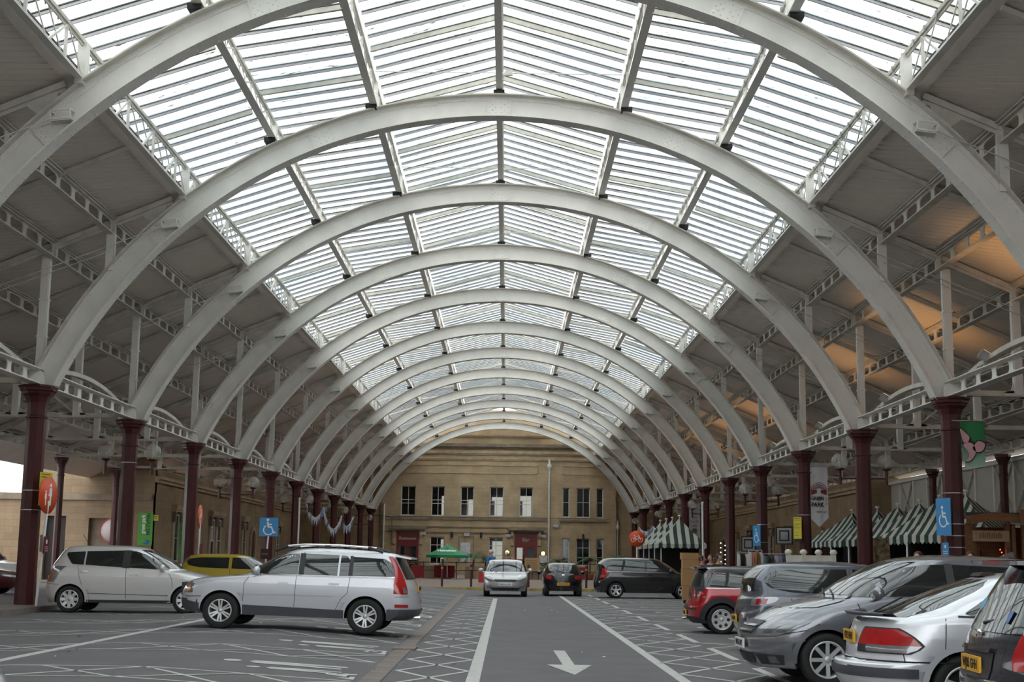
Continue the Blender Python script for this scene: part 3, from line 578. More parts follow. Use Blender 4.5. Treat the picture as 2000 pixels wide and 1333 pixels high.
# ---- side walls beyond the open aisles
XL, XR, YC = -18.35, 19.3, 74.0
def arch_door(x, y, w, h, sg, label, dk):
    d = struct('door_%d' % DN[0], label); DN[0] += 1; n = 10
    arc = lambda r: [(y + r*math.cos(math.pi*k/n), h - w/2 + r*math.sin(math.pi*k/n)) for k in range(n + 1)]
    MB().prism([(y + w/2, .02)] + arc(w/2) + [(y - w/2, .02)], x, x - sg*.04, 'x').build('door_leaf', dk, d)
    m = MB(); A, B = arc(w/2 + .28), arc(w/2)
    for k in range(n): m.prism([A[k], A[k + 1], B[k + 1], B[k]], x, x - sg*.16, 'x')
    for q in (-1, 1): m.b2((x - sg*.16, y + q*(w/2 + .28), 0), (x, y + q*w/2, h - w/2))
    m.build('stone_surround', STONE, d)
def brk_window(x, y, w, z0, z1, sg, label):
    window(y - w/2, y + w/2, z0, z1, x, 'y', 1, (z0 + (z1 - z0)*.5,), label, sgn=-sg)
    t = trim('bracketed stone lintel over a side wall window')
    MB().b2((x - sg*.32, y - w/2 - .5, z1 + .25), (x, y + w/2 + .5, z1 + .5)).b2((x - sg*.24, y - w/2 - .42, z1 + .13), (x, y + w/2 + .42, z1 + .25)).build('lintel', STONE, t)
    for q in (-1, 1): MB().b2((x - sg*.22, y + q*(w/2 + .05), z1 - .45), (x, y + q*(w/2 + .38), z1 + .14)).build('corbel', STONED, t); MB().b2((x - sg*.08, y + q*(w/2 + .02), z0 - .3), (x, y + q*(w/2 + .3), z1 - .4)).build('jamb_stone', STONE, t)
for x, nm, sg, y0 in ((XL, 'wall_left', -1, YC + .05), (XR, 'wall_right', 1, 73.0)):
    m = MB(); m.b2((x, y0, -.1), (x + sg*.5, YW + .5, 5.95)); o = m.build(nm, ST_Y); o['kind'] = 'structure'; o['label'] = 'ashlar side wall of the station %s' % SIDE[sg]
    t = trim('projecting stone cornice along the side wall %s' % SIDE[sg]); MB().b2((x - sg*.35, y0, 5.45), (x, YW, 5.6)).b2((x - sg*.2, y0, 5.28), (x, YW, 5.45)).build('cornice', STONE, t); MB().b2((x - sg*.08, y0, .1), (x, YW, .7)).build('plinth', STONED, t)
DKD = mat('dark_doorway', (.02, .014, .012), .6)
for px in (447, 492): y = at_x(px, 1040, XL).y; arch_door(XL, y, 1.6, 3.35, -1, 'dark arched doorway in the bicycle-shop side wall', mat('maroon_door', (.07, .012, .014), .5))
for px in (341, 412, 425, 475, 541): brk_window(XL, at_x(px, 1040, XL).y, 1.0, 1.1, 3.75, -1, 'narrow window with bracketed head in the bicycle-shop side wall')
for px in (1655, 1533, 1417): arch_door(XR, at_x(px, 1040, XR).y, 1.7, 3.5, 1, 'dark arched doorway in the market-stall side wall', DKD)
for px in (1441, 1467, 1509, 1577): brk_window(XR, at_x(px, 1040, XR).y, 1.05, 1.1, 3.8, 1, 'narrow window with bracketed head in the market-stall side wall')
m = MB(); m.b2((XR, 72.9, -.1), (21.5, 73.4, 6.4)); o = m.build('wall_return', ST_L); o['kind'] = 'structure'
# cross wall closing the bicycle-side aisle
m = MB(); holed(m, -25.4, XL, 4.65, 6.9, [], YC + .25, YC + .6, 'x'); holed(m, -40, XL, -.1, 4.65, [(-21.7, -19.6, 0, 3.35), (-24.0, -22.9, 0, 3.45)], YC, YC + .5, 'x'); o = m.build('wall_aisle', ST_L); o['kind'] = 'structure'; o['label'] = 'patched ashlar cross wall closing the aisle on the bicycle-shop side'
t = trim('projecting stone string course across the aisle wall'); MB().b2((-40, YC - .18, 4.3), (XL - .05, YC, 4.62)).build('string_course', STONED, t)
m = MB(); m.b2((-21.7, YC + .35, 0), (-19.6, YC + .42, 3.35)); d = struct('door_%d' % DN[0], 'recessed buff panel with round notice'); DN[0] += 1; m.build('panel', STONED, d)
m = MB(); m.b2((-24, YC + .3, 0), (-22.9, YC + .36, 3.45)); d = struct('door_%d' % DN[0], 'red-edged dark doorway behind the first column'); DN[0] += 1; m.build('door_leaf', DKD, d)
m = MB(); m.b2((-24.2, -25, -.1), (-23.8, 52, 5.2)); o = m.build('wall_light_block', ST_Y); o['kind'] = 'structure'  # unseen wall added to keep side daylight out of the aisle
o = tag(MB().lathe((-20.45, YC - .03, 2.72), [(.001, -.02), (.62, -.02), (.62, .02)], 24, axis='y').build('round_notice', mat('notice_pink', (.58, .50, .50), .6)), 'round pale notice with red rim on the buff panel', 'sign')
rr = MB(); 
for k in range(24):
    a0, a1 = 2*math.pi*k/24, 2*math.pi*(k + 1)/24; rr.bar((-20.45 + .62*math.cos(a0), YC - .06, 2.72 + .62*math.sin(a0)), (-20.45 + .62*math.cos(a1), YC - .06, 2.72 + .62*math.sin(a1)), .03, .05)
rr.build('rim', mat('notice_red', (.5, .05, .04), .6), o)
# cream braced screen on the market side
scr = struct('wall_screen', 'cream boarded screen with cross bracing on the market-stall side'); XS = 20.45
MB().b2((XS, YB, 0), (XS + .12, 72.9, 5.75)).build('boarding', mat('screen_cream', (.52, .50, .43), .6, noise=.05), scr)
me_p = MB().b2((-.09, -.09, 3.2), (0, .09, 5.75)).mesh('screen_post', CREAM)
n = int((72.9 - 10)/(S/4))
ys_ = [AY(5) + k*S/4 + .35 for k in range(-26, 5)]
brm = MB().bar((-.05, 0, 3.35), (-.05, S/4, 5.65), .07, .16, up=(1, 0, 0)).mesh('brace', CREAMD); brm2 = MB().bar((-.04, S/4, 3.35), (-.04, 0, 5.65), .06, .16, up=(1, 0, 0)).mesh('brace', CREAMD)
for k, y in enumerate(ys_):
    link('screen_post', me_p, scr, loc=(XS, y, 0))
    if k % 4 != 3 and y + S/4 < 72.9: link('brace', brm, scr, loc=(XS, y, 0)); link('brace', brm2, scr, loc=(XS, y, 0))
for z in (3.3, 5.68): MB().b2((XS - .14, YB, z - .09), (XS, 72.9, z + .09)).build('rail', CREAM, scr)
MB().b2((XS - .1, YB, 2.9), (XS, 72.9, 3.05)).build('rail', CREAM, scr)
# ================================================================= cars
def paint(name, c, metal=.55, rough=.32): return mat('paint_' + name, c, rough, metal=metal, coat=1., noise=.02, nscale=200)
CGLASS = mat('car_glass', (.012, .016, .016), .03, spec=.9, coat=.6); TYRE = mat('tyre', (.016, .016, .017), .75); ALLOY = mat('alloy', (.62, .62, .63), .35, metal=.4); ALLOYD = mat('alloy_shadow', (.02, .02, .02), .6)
PLAST = mat('black_plastic', (.03, .03, .035), .55); PLASTG = mat('grey_plastic', (.07, .07, .085), .5); SEAM = mat('panel_gap', (.01, .01, .01), .8); CHROME = mat('chrome', (.75, .75, .75), .12, metal=1.)
REDL = mat('tail_lamp_red', (.42, .010, .013), .15, coat=1.); CLEARL = mat('lamp_clear', (.30, .31, .33), .12, metal=.5, coat=1.); AMBER = mat('lamp_amber', (.7, .25, .03), .2, coat=1.); LAMPIN = mat('lamp_inner', (.25, .26, .28), .15, metal=.7)
PLW = mat('plate_white', (.75, .75, .72), .5); PLY = mat('plate_yellow', (.80, .42, .02), .5); INK = mat('plate_ink', (.01, .01, .01), .6)
def interp(P, x, key=0, val=1):
    if x <= P[0][key]: return P[0][val]
    for a, b in zip(P, P[1:]):
        if x <= b[key]:
            d = b[key] - a[key]; return b[val] if d < 1e-9 else a[val] + (b[val] - a[val])*(x - a[key])/d
    return P[-1][val]
def smoothpts(P, n=6):      # Catmull-Rom resample, monotone in z
    out = []; Q = [P[0]] + list(P) + [P[-1]]
    for i in range(1, len(Q) - 2):
        p0, p1, p2, p3 = Q[i - 1], Q[i], Q[i + 1], Q[i + 2]
        for k in range(n):
            t = k/n; out.append(tuple(.5*((2*p1[j]) + (-p0[j] + p2[j])*t + (2*p0[j] - 5*p1[j] + 4*p2[j] - p3[j])*t*t + (-p0[j] + 3*p1[j] - 3*p2[j] + p3[j])*t**3) for j in (0, 1)))
    out.append(tuple(P[-1])); zz = -9; res = []
    for x, z in out: zz = max(zz + 1e-5, z); res.append((x, zz))
    return res
class Car:
    """x: 0 at the nose .. L at the tail, y: half width, z: up. front/rear: side outlines from sill to roof top."""
    def __init__(s, name, label, front, rear, width, wheels, paintm, cf=(.55, .42), cr=(.4, .4), belt=.95, tumble=.8, roofm=None, fq=2.6, pl=.05, group='parked cars', flare=0.):
        s.front, s.rear = smoothpts(front), smoothpts(rear); s.L = max(p[0] for p in rear); s.W = width/2; s.belt = belt; s.tumble = tumble; s.cf, s.cr, s.q, s.pl = cf, cr, fq, pl
        s.zb = front[0][1]; s.zt = s.front[-1][1]; s.pm = paintm; s.wh = wheels; s.fl = flare
        s.root = thing(name, label, 'car', (0, 0, 0), group)
        s.body(roofm)
    def xf(s, z): return interp(s.front, z, 1, 0)
    def xr(s, z): return interp(s.rear, z, 1, 0)
    def w(s, z):
        b = s.belt
        if z < b: t = (z - s.zb)/(b - s.zb); return s.W*(.93 + .07*math.sin(min(1, t*1.25)*math.pi/2) - .015*max(0, t - .8)*5)
        t = (z - b)/(s.zt - b); w0 = s.W*(.985 - (1 - s.tumble)*min(t/.82, 1)**1.25)
        if t > .82: w0 *= max(.02, 1 - ((t - .82)/.18)**2.6)**.5 if t < .999 else .03
        return w0
    def plan(s, x): return 1 - s.pl*abs((x - s.L*.5)/(s.L*.5))**3
    def cl(s, z, end):
        c = s.cf if end == 'f' else s.cr; t = min(1, max(0, (z - s.zb)/(s.zt - s.zb))); return c[0] + (c[1] - c[0])*t
    def wx(s, x, z):        # half width of the skin at side position x,z
        a, b = s.xf(z), s.xr(z); L2 = max(.02, (b - a)*.5); w = s.w(z)*s.plan(x); k = 1.
        for e, d in (('f', x - a), ('r', b - x)):
            c = min(s.cl(z, e), L2)
            if d < c: t = max(0., d/c); k = min(k, (1 - (1 - t)**2)**(1/s.q))
        return w*k
    def xe(s, y, z, end):   # skin position on the nose / tail at lateral y
        a, b = s.xf(z), s.xr(z); L2 = max(.02, (b - a)*.5); c = min(s.cl(z, end), L2); w = s.w(z)*s.plan(a + c*.3 if end == 'f' else b - c*.3)
        u = min(.9999, abs(y)/max(w, 1e-4)); t = 1 - math.sqrt(max(0., 1 - u**s.q)); return a + c*t if end == 'f' else b - c*t
    def body(s, roofm):
        zs = sorted({round(p[1], 4) for p in s.front} | {round(p[1], 4) for p in s.rear} | {s.zb + (s.zt - s.zb)*k/26 for k in range(27)})
        z2 = [zs[0]]
        for z in zs[1:]:
            if z - z2[-1] > .004 or z == zs[-1]: z2.append(z)
        zs = [z for z in z2 if z <= s.zt]; N = 34; ring = []
        us = [(.5 - .5*math.cos(math.pi*k/N)) for k in range(N + 1)]
        v = []
        for z in zs:
            a, b = s.xf(z), s.xr(z); b = max(b, a + .02); row = []
            for u in us:
                # more samples near the ends
                x = a + (b - a)*u; row.append((x, s.wx(x, z), z))
            row[0] = (a, 0, z); row[-1] = (b, 0, z)
            full = row + [(x, -y, z_) for x, y, z_ in row[1:-1][::-1]]; v += full
        n = 2*N; f = []
        for j in range(len(zs) - 1):
            for i in range(n): f.append((j*n + i, j*n + (i + 1) % n, (j + 1)*n + (i + 1) % n, (j + 1)*n + i))
        f.append(tuple(range(n))); f.append(tuple((len(zs) - 1)*n + i for i in range(n))[::-1])
        m = MB(); mi = 0; m.add(v, f, 0, True)
        me = m.mesh('body_shell', [s.pm, PLAST])
        if roofm:
            me.materials.append(roofm)
            for p in me.polygons:
                if p.center.z > s.zt - (s.zt - s.belt)*.32: p.material_index = 2
        cut = MB()
        for (xw, r, yw) in s.wh:
            for sg in (-1, 1): cut.lathe((xw, sg*(s.W + .1), r*1.0), [(r*1.17, -.42 if sg > 0 else -.3), (r*1.17, .3 if sg > 0 else .42)], 40, axis='y', smooth=False)
        cme = cut.mesh('cut', PLAST); co = bpy.data.objects.new('cut', cme); COL.objects.link(co); o = link('body_shell', me, s.root)
        bmod = o.modifiers.new('b', 'BOOLEAN'); bmod.operation = 'DIFFERENCE'; bmod.solver = 'EXACT'; bmod.object = co
        try: bmod.material_mode = 'TRANSFER'
        except Exception: pass
        dg = bpy.context.evaluated_depsgraph_get(); ev = o.evaluated_get(dg); nm = bpy.data.meshes.new_from_object(ev); o.modifiers.clear(); o.data = nm; bpy.data.objects.remove(co)
        for p in nm.polygons: p.use_smooth = True
        s.shell = o
    # ---- features laid on the skin
    def side(s, name, bottom, top, m, off=.006, sides=(-1, 1), nx=18, nz=5, parent=None, smooth=True):
        x0, x1 = bottom[0][0], bottom[-1][0]; res = []
        for sg in sides:
            mb = MB(); vs = []
            for i in range(nx + 1):
                x = x0 + (x1 - x0)*i/nx; a, b = interp(bottom, x), interp(top, x)
                for j in range(nz + 1): z = a + (b - a)*j/nz; vs.append((x, sg*(s.wx(x, z) + off), z))
            mb.add(vs, [(i*(nz + 1) + j, i*(nz + 1) + j + 1, (i + 1)*(nz + 1) + j + 1, (i + 1)*(nz + 1) + j) for i in range(nx) for j in range(nz)], 0, smooth)
            res.append(mb.build(name, m, parent or s.root))
        return res
    def end(s, name, e, ys, m, off=.006, mirror=False, ny=14, nz=6, parent=None):
        """ys: rows (z, y0, y1) bottom to top"""
        res = []
        for sg in ((1, -1) if mirror else (1,)):
            mb = MB(); vs = []
            z0, z1 = ys[0][0], ys[-1][0]
            for j in range(nz + 1):
                z = z0 + (z1 - z0)*j/nz; a, b = interp(ys, z, 0, 1), interp(ys, z, 0, 2)
                for i in range(ny + 1):
                    y = a + (b - a)*i/ny; vs.append((s.xe(y, z, e) + (-off if e == 'f' else off), sg*y, z))
            mb.add(vs, [(j*(ny + 1) + i, j*(ny + 1) + i + 1, (j + 1)*(ny + 1) + i + 1, (j + 1)*(ny + 1) + i) for i in range(ny) for j in range(nz)], 0, True)
            res.append(mb.build(name, m, parent or s.root))
        return res
    def outline(s, z, e):
        a, b = s.xf(z), s.xr(z); L2 = max(.02, (b - a)*.5); c = min(s.cl(z, e), L2); pts = []
        for k in range(25):
            th = math.pi/2*k/24; t = 1 - math.cos(th); x = a + c*t if e == 'f' else b - c*t; w = s.w(z)*s.plan(x); pts.append((x, w*math.sin(th)**(2/s.q)))
        for k in range(1, 12): x = pts[24][0] + (.1*k if e == 'f' else -.1*k); pts.append((x, s.wx(x, z)))
        return pts
    def wrap(s, name, e, rows, m, off=.01, ns=16, nz=8, sides=(1, -1)):
        """rows (z, s0, s1): distance round the outline from the centre line; follows the corner smoothly"""
        z0, z1 = rows[0][0], rows[-1][0]; P = []
        for j in range(nz + 1):
            z = z0 + (z1 - z0)*j/nz; a, b = interp(rows, z, 0, 1), interp(rows, z, 0, 2); o = s.outline(z, e); acc = [0.]
            for p, q in zip(o, o[1:]): acc.append(acc[-1] + math.hypot(q[0] - p[0], q[1] - p[1]))
            for i in range(ns + 1):
                t = a + (b - a)*i/ns; k = 0
                while k < len(o) - 2 and acc[k + 1] < t: k += 1
                f = (t - acc[k])/max(1e-6, acc[k + 1] - acc[k]); x = o[k][0] + (o[k + 1][0] - o[k][0])*f; y = o[k][1] + (o[k + 1][1] - o[k][1])*f
                n = Vector((-(o[k + 1][1] - o[k][1]), o[k + 1][0] - o[k][0])).normalized(); n = n if e == 'f' else -n
                P.append((x + n.x*off*(1 if e == 'f' else 1), y + abs(n.y)*off, z))
        for sg in sides:
            mb = MB(); mb.add([(x, sg*y, z) for x, y, z in P], [(j*(ns + 1) + i, j*(ns + 1) + i + 1, (j + 1)*(ns + 1) + i + 1, (j + 1)*(ns + 1) + i) for i in range(ns) for j in range(nz)], 0, True); mb.build(name, m, s.root)
    def screen(s, e, z0, z1, fr, m=None, name=None, f0=None):
        rows = [(z0 + (z1 - z0)*k/6, -s.w(z0 + (z1 - z0)*k/6)*fr, s.w(z0 + (z1 - z0)*k/6)*fr) for k in range(7)]
        return s.end(name or ('windscreen' if e == 'f' else 'rear_window'), e, rows, m or CGLASS, .008, ny=20, nz=10)
    def seam(s, pts, wd=.009, m=None, sides=(-1, 1), off=.0045, name='panel_gap'):
        for sg in sides:
            mb = MB()
            for (xa, za), (xb, zb) in zip(pts, pts[1:]):
                n = max(2, int(math.hypot(xb - xa, zb - za)/.06)); d = Vector((xb - xa, zb - za)).normalized(); q = Vector((-d.y, d.x))*wd/2; vs = []
                for k in range(n + 1):
                    x, z = xa + (xb - xa)*k/n, za + (zb - za)*k/n
                    for g in (1, -1): X, Z = x + q.x*g, z + q.y*g; vs.append((X, sg*(s.wx(X, Z) + off), Z))
                mb.add(vs, [(2*k, 2*k + 1, 2*k + 3, 2*k + 2) for k in range(n)])
            mb.build(name, m or SEAM, s.root)
    def handle(s, x, z, m=None, sides=(-1, 1)):
        for sg in sides:
            y = s.wx(x, z); MB().box((x, sg*(y + .022), z), (.2, .026, .032)).build('door_handle', m or s.pm, s.root)
    def mirror(s, x, z, m=None, sz=1.):
        for sg in (-1, 1):
            y = s.wx(x, z); mb = MB(); mb.sphere((x, sg*(y + .14), z + .05), .1*sz, 12, 8, sc=(.75, 1.05, .85)); mb.bar((x, sg*(y - .03), z - .03), (x, sg*(y + .1), z + .01), .07, .05); mb.build('door_mirror', m or s.pm, s.root)
    def plate(s, e, z, body, col, y=0, h=.115, wd=.52, tilt=0.):
        x = s.xe(y, z, e); d = -.02 if e == 'f' else .02
        p = MB().box((0, 0, 0), (.02, wd, h)).build('number_plate', col, s.root, loc=(x + d, y, z)); p.rotation_euler = (0, tilt, 0)
        text(body, h*.86, INK, p, (-.0125 if e == 'f' else .0125, 0, -.002), (math.pi/2, 0, -math.pi/2 if e == 'f' else math.pi/2), 'registration', sx=.86, bold=.0015)
    def wheels(s, spoke=5, wide=.06, style='spoke', rim=.66, rimm=None):
        r = s.wh[0][1]; ty = MB(); b = .105
        ty.lathe((0, 0, 0), [(r*rim, -b*.8), (r*(rim + .04), -b), (r*.93, -b*1.02), (r*.985, -b*.82), (r, -b*.5), (r, b*.5), (r*.985, b*.82), (r*.93, b*1.02), (r*(rim + .04), b), (r*rim, b*.8)], 44, axis='y', cap=False)
        rm = MB(); q = r*rim
        rm.lathe((0, 0, 0), [(q*1.04, -b*.98), (q*1.04, -b*1.06), (q*.95, -b*1.06), (q*.9, -b*.7), (q*.88, b*.8)], 36, axis='y', cap=False)
        rm.lathe((0, 0, 0), [(.001, -b*.9), (q*.2, -b*.92), (q*.22, -b*.6)], 18, axis='y', cap=False)
        if style == 'spoke':
            for k in range(spoke):
                a = 2*math.pi*k/spoke + math.pi/2; d = Vector((math.cos(a), 0, math.sin(a))); rm.bar(d*q*.1 + Vector((0, -b*.72, 0)), d*q*.97 + Vector((0, -b*.92, 0)), wide, .035, up=(0, 1, 0))
        elif style == 'double':
            for k in range(spoke):
                for g in (-.12, .12):
                    a = 2*math.pi*k/spoke + math.pi/2; d = Vector((math.cos(a + g*1.25), 0, math.sin(a + g*1.25))); d0 = Vector((math.cos(a + g*2.2), 0, math.sin(a + g*2.2))); rm.bar(d0*q*.2 + Vector((0, -b*.72, 0)), d*q*.97 + Vector((0, -b*.92, 0)), wide, .035, up=(0, 1, 0))
        elif style == 'disc':   # covered wheel with slots
            rm.lathe((0, 0, 0), [(.001, -b*.88), (q*.5, -b*.9), (q*.56, -b*.86)], 28, axis='y', cap=False)
            for k in range(spoke):
                a = 2*math.pi*k/spoke; d = Vector((math.cos(a), 0, math.sin(a))); rm.bar(d*q*.45 + Vector((0, -b*.86, 0)), d*q*.97 + Vector((0, -b*.96, 0)), wide, .03, up=(0, 1, 0))
        elif style == 'holes':
            rm.lathe((0, 0, 0), [(.001, -b*.8), (q*.45, -b*.86), (q*.93, -b*.9)], 28, axis='y', cap=False)
        bk = MB(); bk.lathe((0, 0, 0), [(q*.93, b*.1), (.01, b*.1)], 24, axis='y', cap=False)
        if style == 'holes':
            for k in range(7): a = 2*math.pi*k/7; bk.lathe((q*.66*math.cos(a), -b*.93, q*.66*math.sin(a)), [(q*.17, 0), (.001, -.002)], 12, axis='y')
        tm, rmm, bkm = ty.mesh('tyre', TYRE), rm.mesh('rim', rimm or ALLOY), bk.mesh('wheel_hollow', ALLOYD)
        for (xw, rr, yw) in s.wh:
            for sg in (-1, 1):
                w = link('wheel', tm, s.root, loc=(xw, sg*(s.W*s.plan(xw) - .125), rr)); w.rotation_euler = (0, 0, 0 if sg < 0 else math.pi)
                link('rim', rmm, w); link('wheel_hollow', bkm, w)
    def arches(s, m, wd=.05, r=1.2):
        for (xw, rr, yw) in s.wh:
            for sg in (-1, 1):
                mb = MB(); n = 22; vs = []
                for k in range(n + 1):
                    a = math.radians(-8) + math.radians(196)*k/n
                    for q in (r*rr - .02, r*rr + wd): X, Z = xw + q*math.cos(a), max(s.zb*.95, rr + q*math.sin(a)); vs.append((X, sg*(s.wx(X, max(Z, s.zb)) + .012), Z))
                mb.add(vs, [(2*k, 2*k + 1, 2*k + 3, 2*k + 2) for k in range(n)], 0, True); mb.build('arch_trim', m, s.root)
    def place(s, x, y, rz, z=0., sc=1., mid=None):
        """put wheelbase centre at x,y; heading rz: nose along -X when rz=0"""
        mx = (s.wh[0][0] + s.wh[1][0])/2 if mid is None else mid
        s.root.location = (x - mx*sc*math.cos(rz), y - mx*sc*math.sin(rz), z); s.root.rotation_euler = (0, 0, rz); s.root.scale = (sc,)*3
PI = math.pi
def wedge(pts): return [(a, b) for a, b, c in pts], [(a, c) for a, b, c in pts]    # (x, zlow, zhigh) -> bottom, top
# ---- silver 4x4 estate with roof rails (nose to the bicycle shop side)
def suv():
    c = Car('estate_car', 'tall silver four-wheel-drive estate with roof rails and twin-spoke alloy wheels', [(.1, .3), (.02, .42), (0, .62), (.05, .8), (.14, .92), (.35, 1.0), (.8, 1.06), (1.25, 1.12), (1.5, 1.28), (1.85, 1.5), (2.15, 1.64), (2.5, 1.70), (2.9, 1.72)],
            [(4.6, .3), (4.75, .4), (4.8, .62), (4.74, .9), (4.68, 1.05), (4.52, 1.35), (4.38, 1.58), (4.25, 1.655), (3.9, 1.69), (3.3, 1.715), (2.95, 1.72)], 1.9, [(.93, .362, 0), (3.79, .362, 0)], paint('silver_suv', (.68, .69, .73), .35), cf=(.5, .42), cr=(.35, .35), belt=1.12, tumble=.78)
    lo, hi = wedge([(1.5, 1.14, 1.16), (1.62, 1.14, 1.27), (1.95, 1.145, 1.48), (2.2, 1.15, 1.565), (2.42, 1.15, 1.585)]); c.side('side_window', lo, hi, CGLASS)
    c.side('side_window', [(2.54, 1.15), (3.2, 1.16)], [(2.54, 1.59), (3.2, 1.585)], CGLASS); c.side('side_window', [(3.24, 1.16), (3.42, 1.165)], [(3.24, 1.582), (3.36, 1.575), (3.42, 1.50)], CGLASS)
    lo, hi = wedge([(3.5, 1.17, 1.56), (4.1, 1.175, 1.545), (4.25, 1.18, 1.46), (4.34, 1.2, 1.24)]); c.side('side_window', lo, hi, CGLASS)
    c.side('pillar_trim', [(2.43, 1.14), (2.54, 1.14)], [(2.43, 1.595), (2.54, 1.595)], PLAST, .005); c.side('pillar_trim', [(3.42, 1.15), (3.5, 1.15)], [(3.42, 1.58), (3.5, 1.57)], PLAST, .005)
    c.side('window_trim', [(1.5, 1.122), (4.34, 1.165)], [(1.5, 1.14), (4.34, 1.182)], CHROME, .008, nx=30, nz=1)
    c.side('sill_cladding', [(1.36, .3), (3.36, .3)], [(1.36, .5), (3.36, .47)], PLASTG, .014); c.side('sill_cladding', [(4.2, .3), (4.72, .36)], [(4.2, .52), (4.72, .53)], PLASTG, .014); c.side('sill_cladding', [(.03, .4), (.5, .3)], [(.03, .58), (.5, .5)], PLASTG, .014)
    c.end('bumper_skirt', 'r', [(.3, -.9, .9), (.53, -.9, .9)], PLASTG, .014); c.end('bumper_skirt', 'f', [(.3, -.9, .9), (.58, -.9, .9)], PLASTG, .014)
    c.side('rubbing_strip', [(1.4, .72), (2.36, .74)], [(1.4, .78), (2.36, .8)], c.pm, .018, nz=2); c.side('rubbing_strip', [(2.4, .74), (3.15, .75)], [(2.4, .8), (3.15, .8)], c.pm, .018, nz=2)
    c.seam([(1.36, .5), (1.38, .95), (1.5, 1.13)]); c.seam([(2.38, .5), (2.4, 1.14), (2.5, 1.13), (2.5, 1.62)]); c.seam([(3.2, .48), (3.3, .7), (3.42, .82), (3.46, 1.16), (3.46, 1.6)]); c.seam([(4.35, .78), (4.62, .79)]); c.seam([(.18, .62), (.55, .64)], .012)
    c.handle(2.15, .98); c.handle(3.15, 1.0); c.mirror(1.62, 1.16)
    c.wrap('tail_lamp', 'r', [(.84, .84, 1.14), (1.0, .8, 1.1), (1.14, .76, 1.0), (1.3, .7, .88), (1.6, .62, .72)], REDL, .012); c.side('reflector', [(4.36, .56), (4.62, .57)], [(4.36, .63), (4.62, .63)], REDL, .016, nz=1)
    c.wrap('reversing_lamp', 'r', [(.86, .86, .94), (.98, .84, .93)], CLEARL, .016, 6, 3)
    c.side('head_lamp', [(.1, .68), (.32, .72)], [(.1, .9), (.32, .93)], CLEARL, .012); c.end('head_lamp', 'f', [(.7, .5, .88), (.9, .52, .86)], CLEARL, .012, True); c.side('indicator', [(.22, .73), (.3, .74)], [(.22, .85), (.3, .87)], AMBER, .016)
    c.screen('f', 1.16, 1.6, .82); c.screen('r', 1.14, 1.57, .74); c.plate('r', .95, 'WR07 KHE', PLY)
    for sg in (-1, 1):
        m = MB(); pts = [(1.9, sg*.62, 1.62), (2.15, sg*.66, 1.73), (2.5, sg*.68, 1.775), (3.2, sg*.685, 1.785), (3.75, sg*.67, 1.765), (4.05, sg*.64, 1.68)]; m.poly(pts[1:5], .022, 8); m.build('roof_rail', CHROME, c.root); m = MB(); m.poly(pts[:2], .03, 8); m.poly(pts[4:], .03, 8); m.box((2.95, sg*.68, 1.74), (.12, .05, .06)); m.build('rail_foot', PLAST, c.root)
    m = MB(); m.prism([(4.3, 1.64), (4.62, 1.58), (4.6, 1.55), (4.3, 1.6)], -.6, .6, 'y'); m.build('spoiler', c.pm, c.root)
    MB().box((.02, 0, .78), (.06, .7, .22)).build('grille', PLAST, c.root); MB().tube((4.72, -.55, .36), (4.84, -.55, .36), .04, 10).build('exhaust', CHROME, c.root)
    c.wheels(6, .034, 'double', .62); c.arches(c.pm, .05); return c
c = suv(); c.place(-3.58, 26.3 + .9, math.radians(-2.), z=.18, sc=.95); c.root.scale = (.95, .95, .905); c.root.rotation_euler = (0, math.radians(1.55), math.radians(-2.))
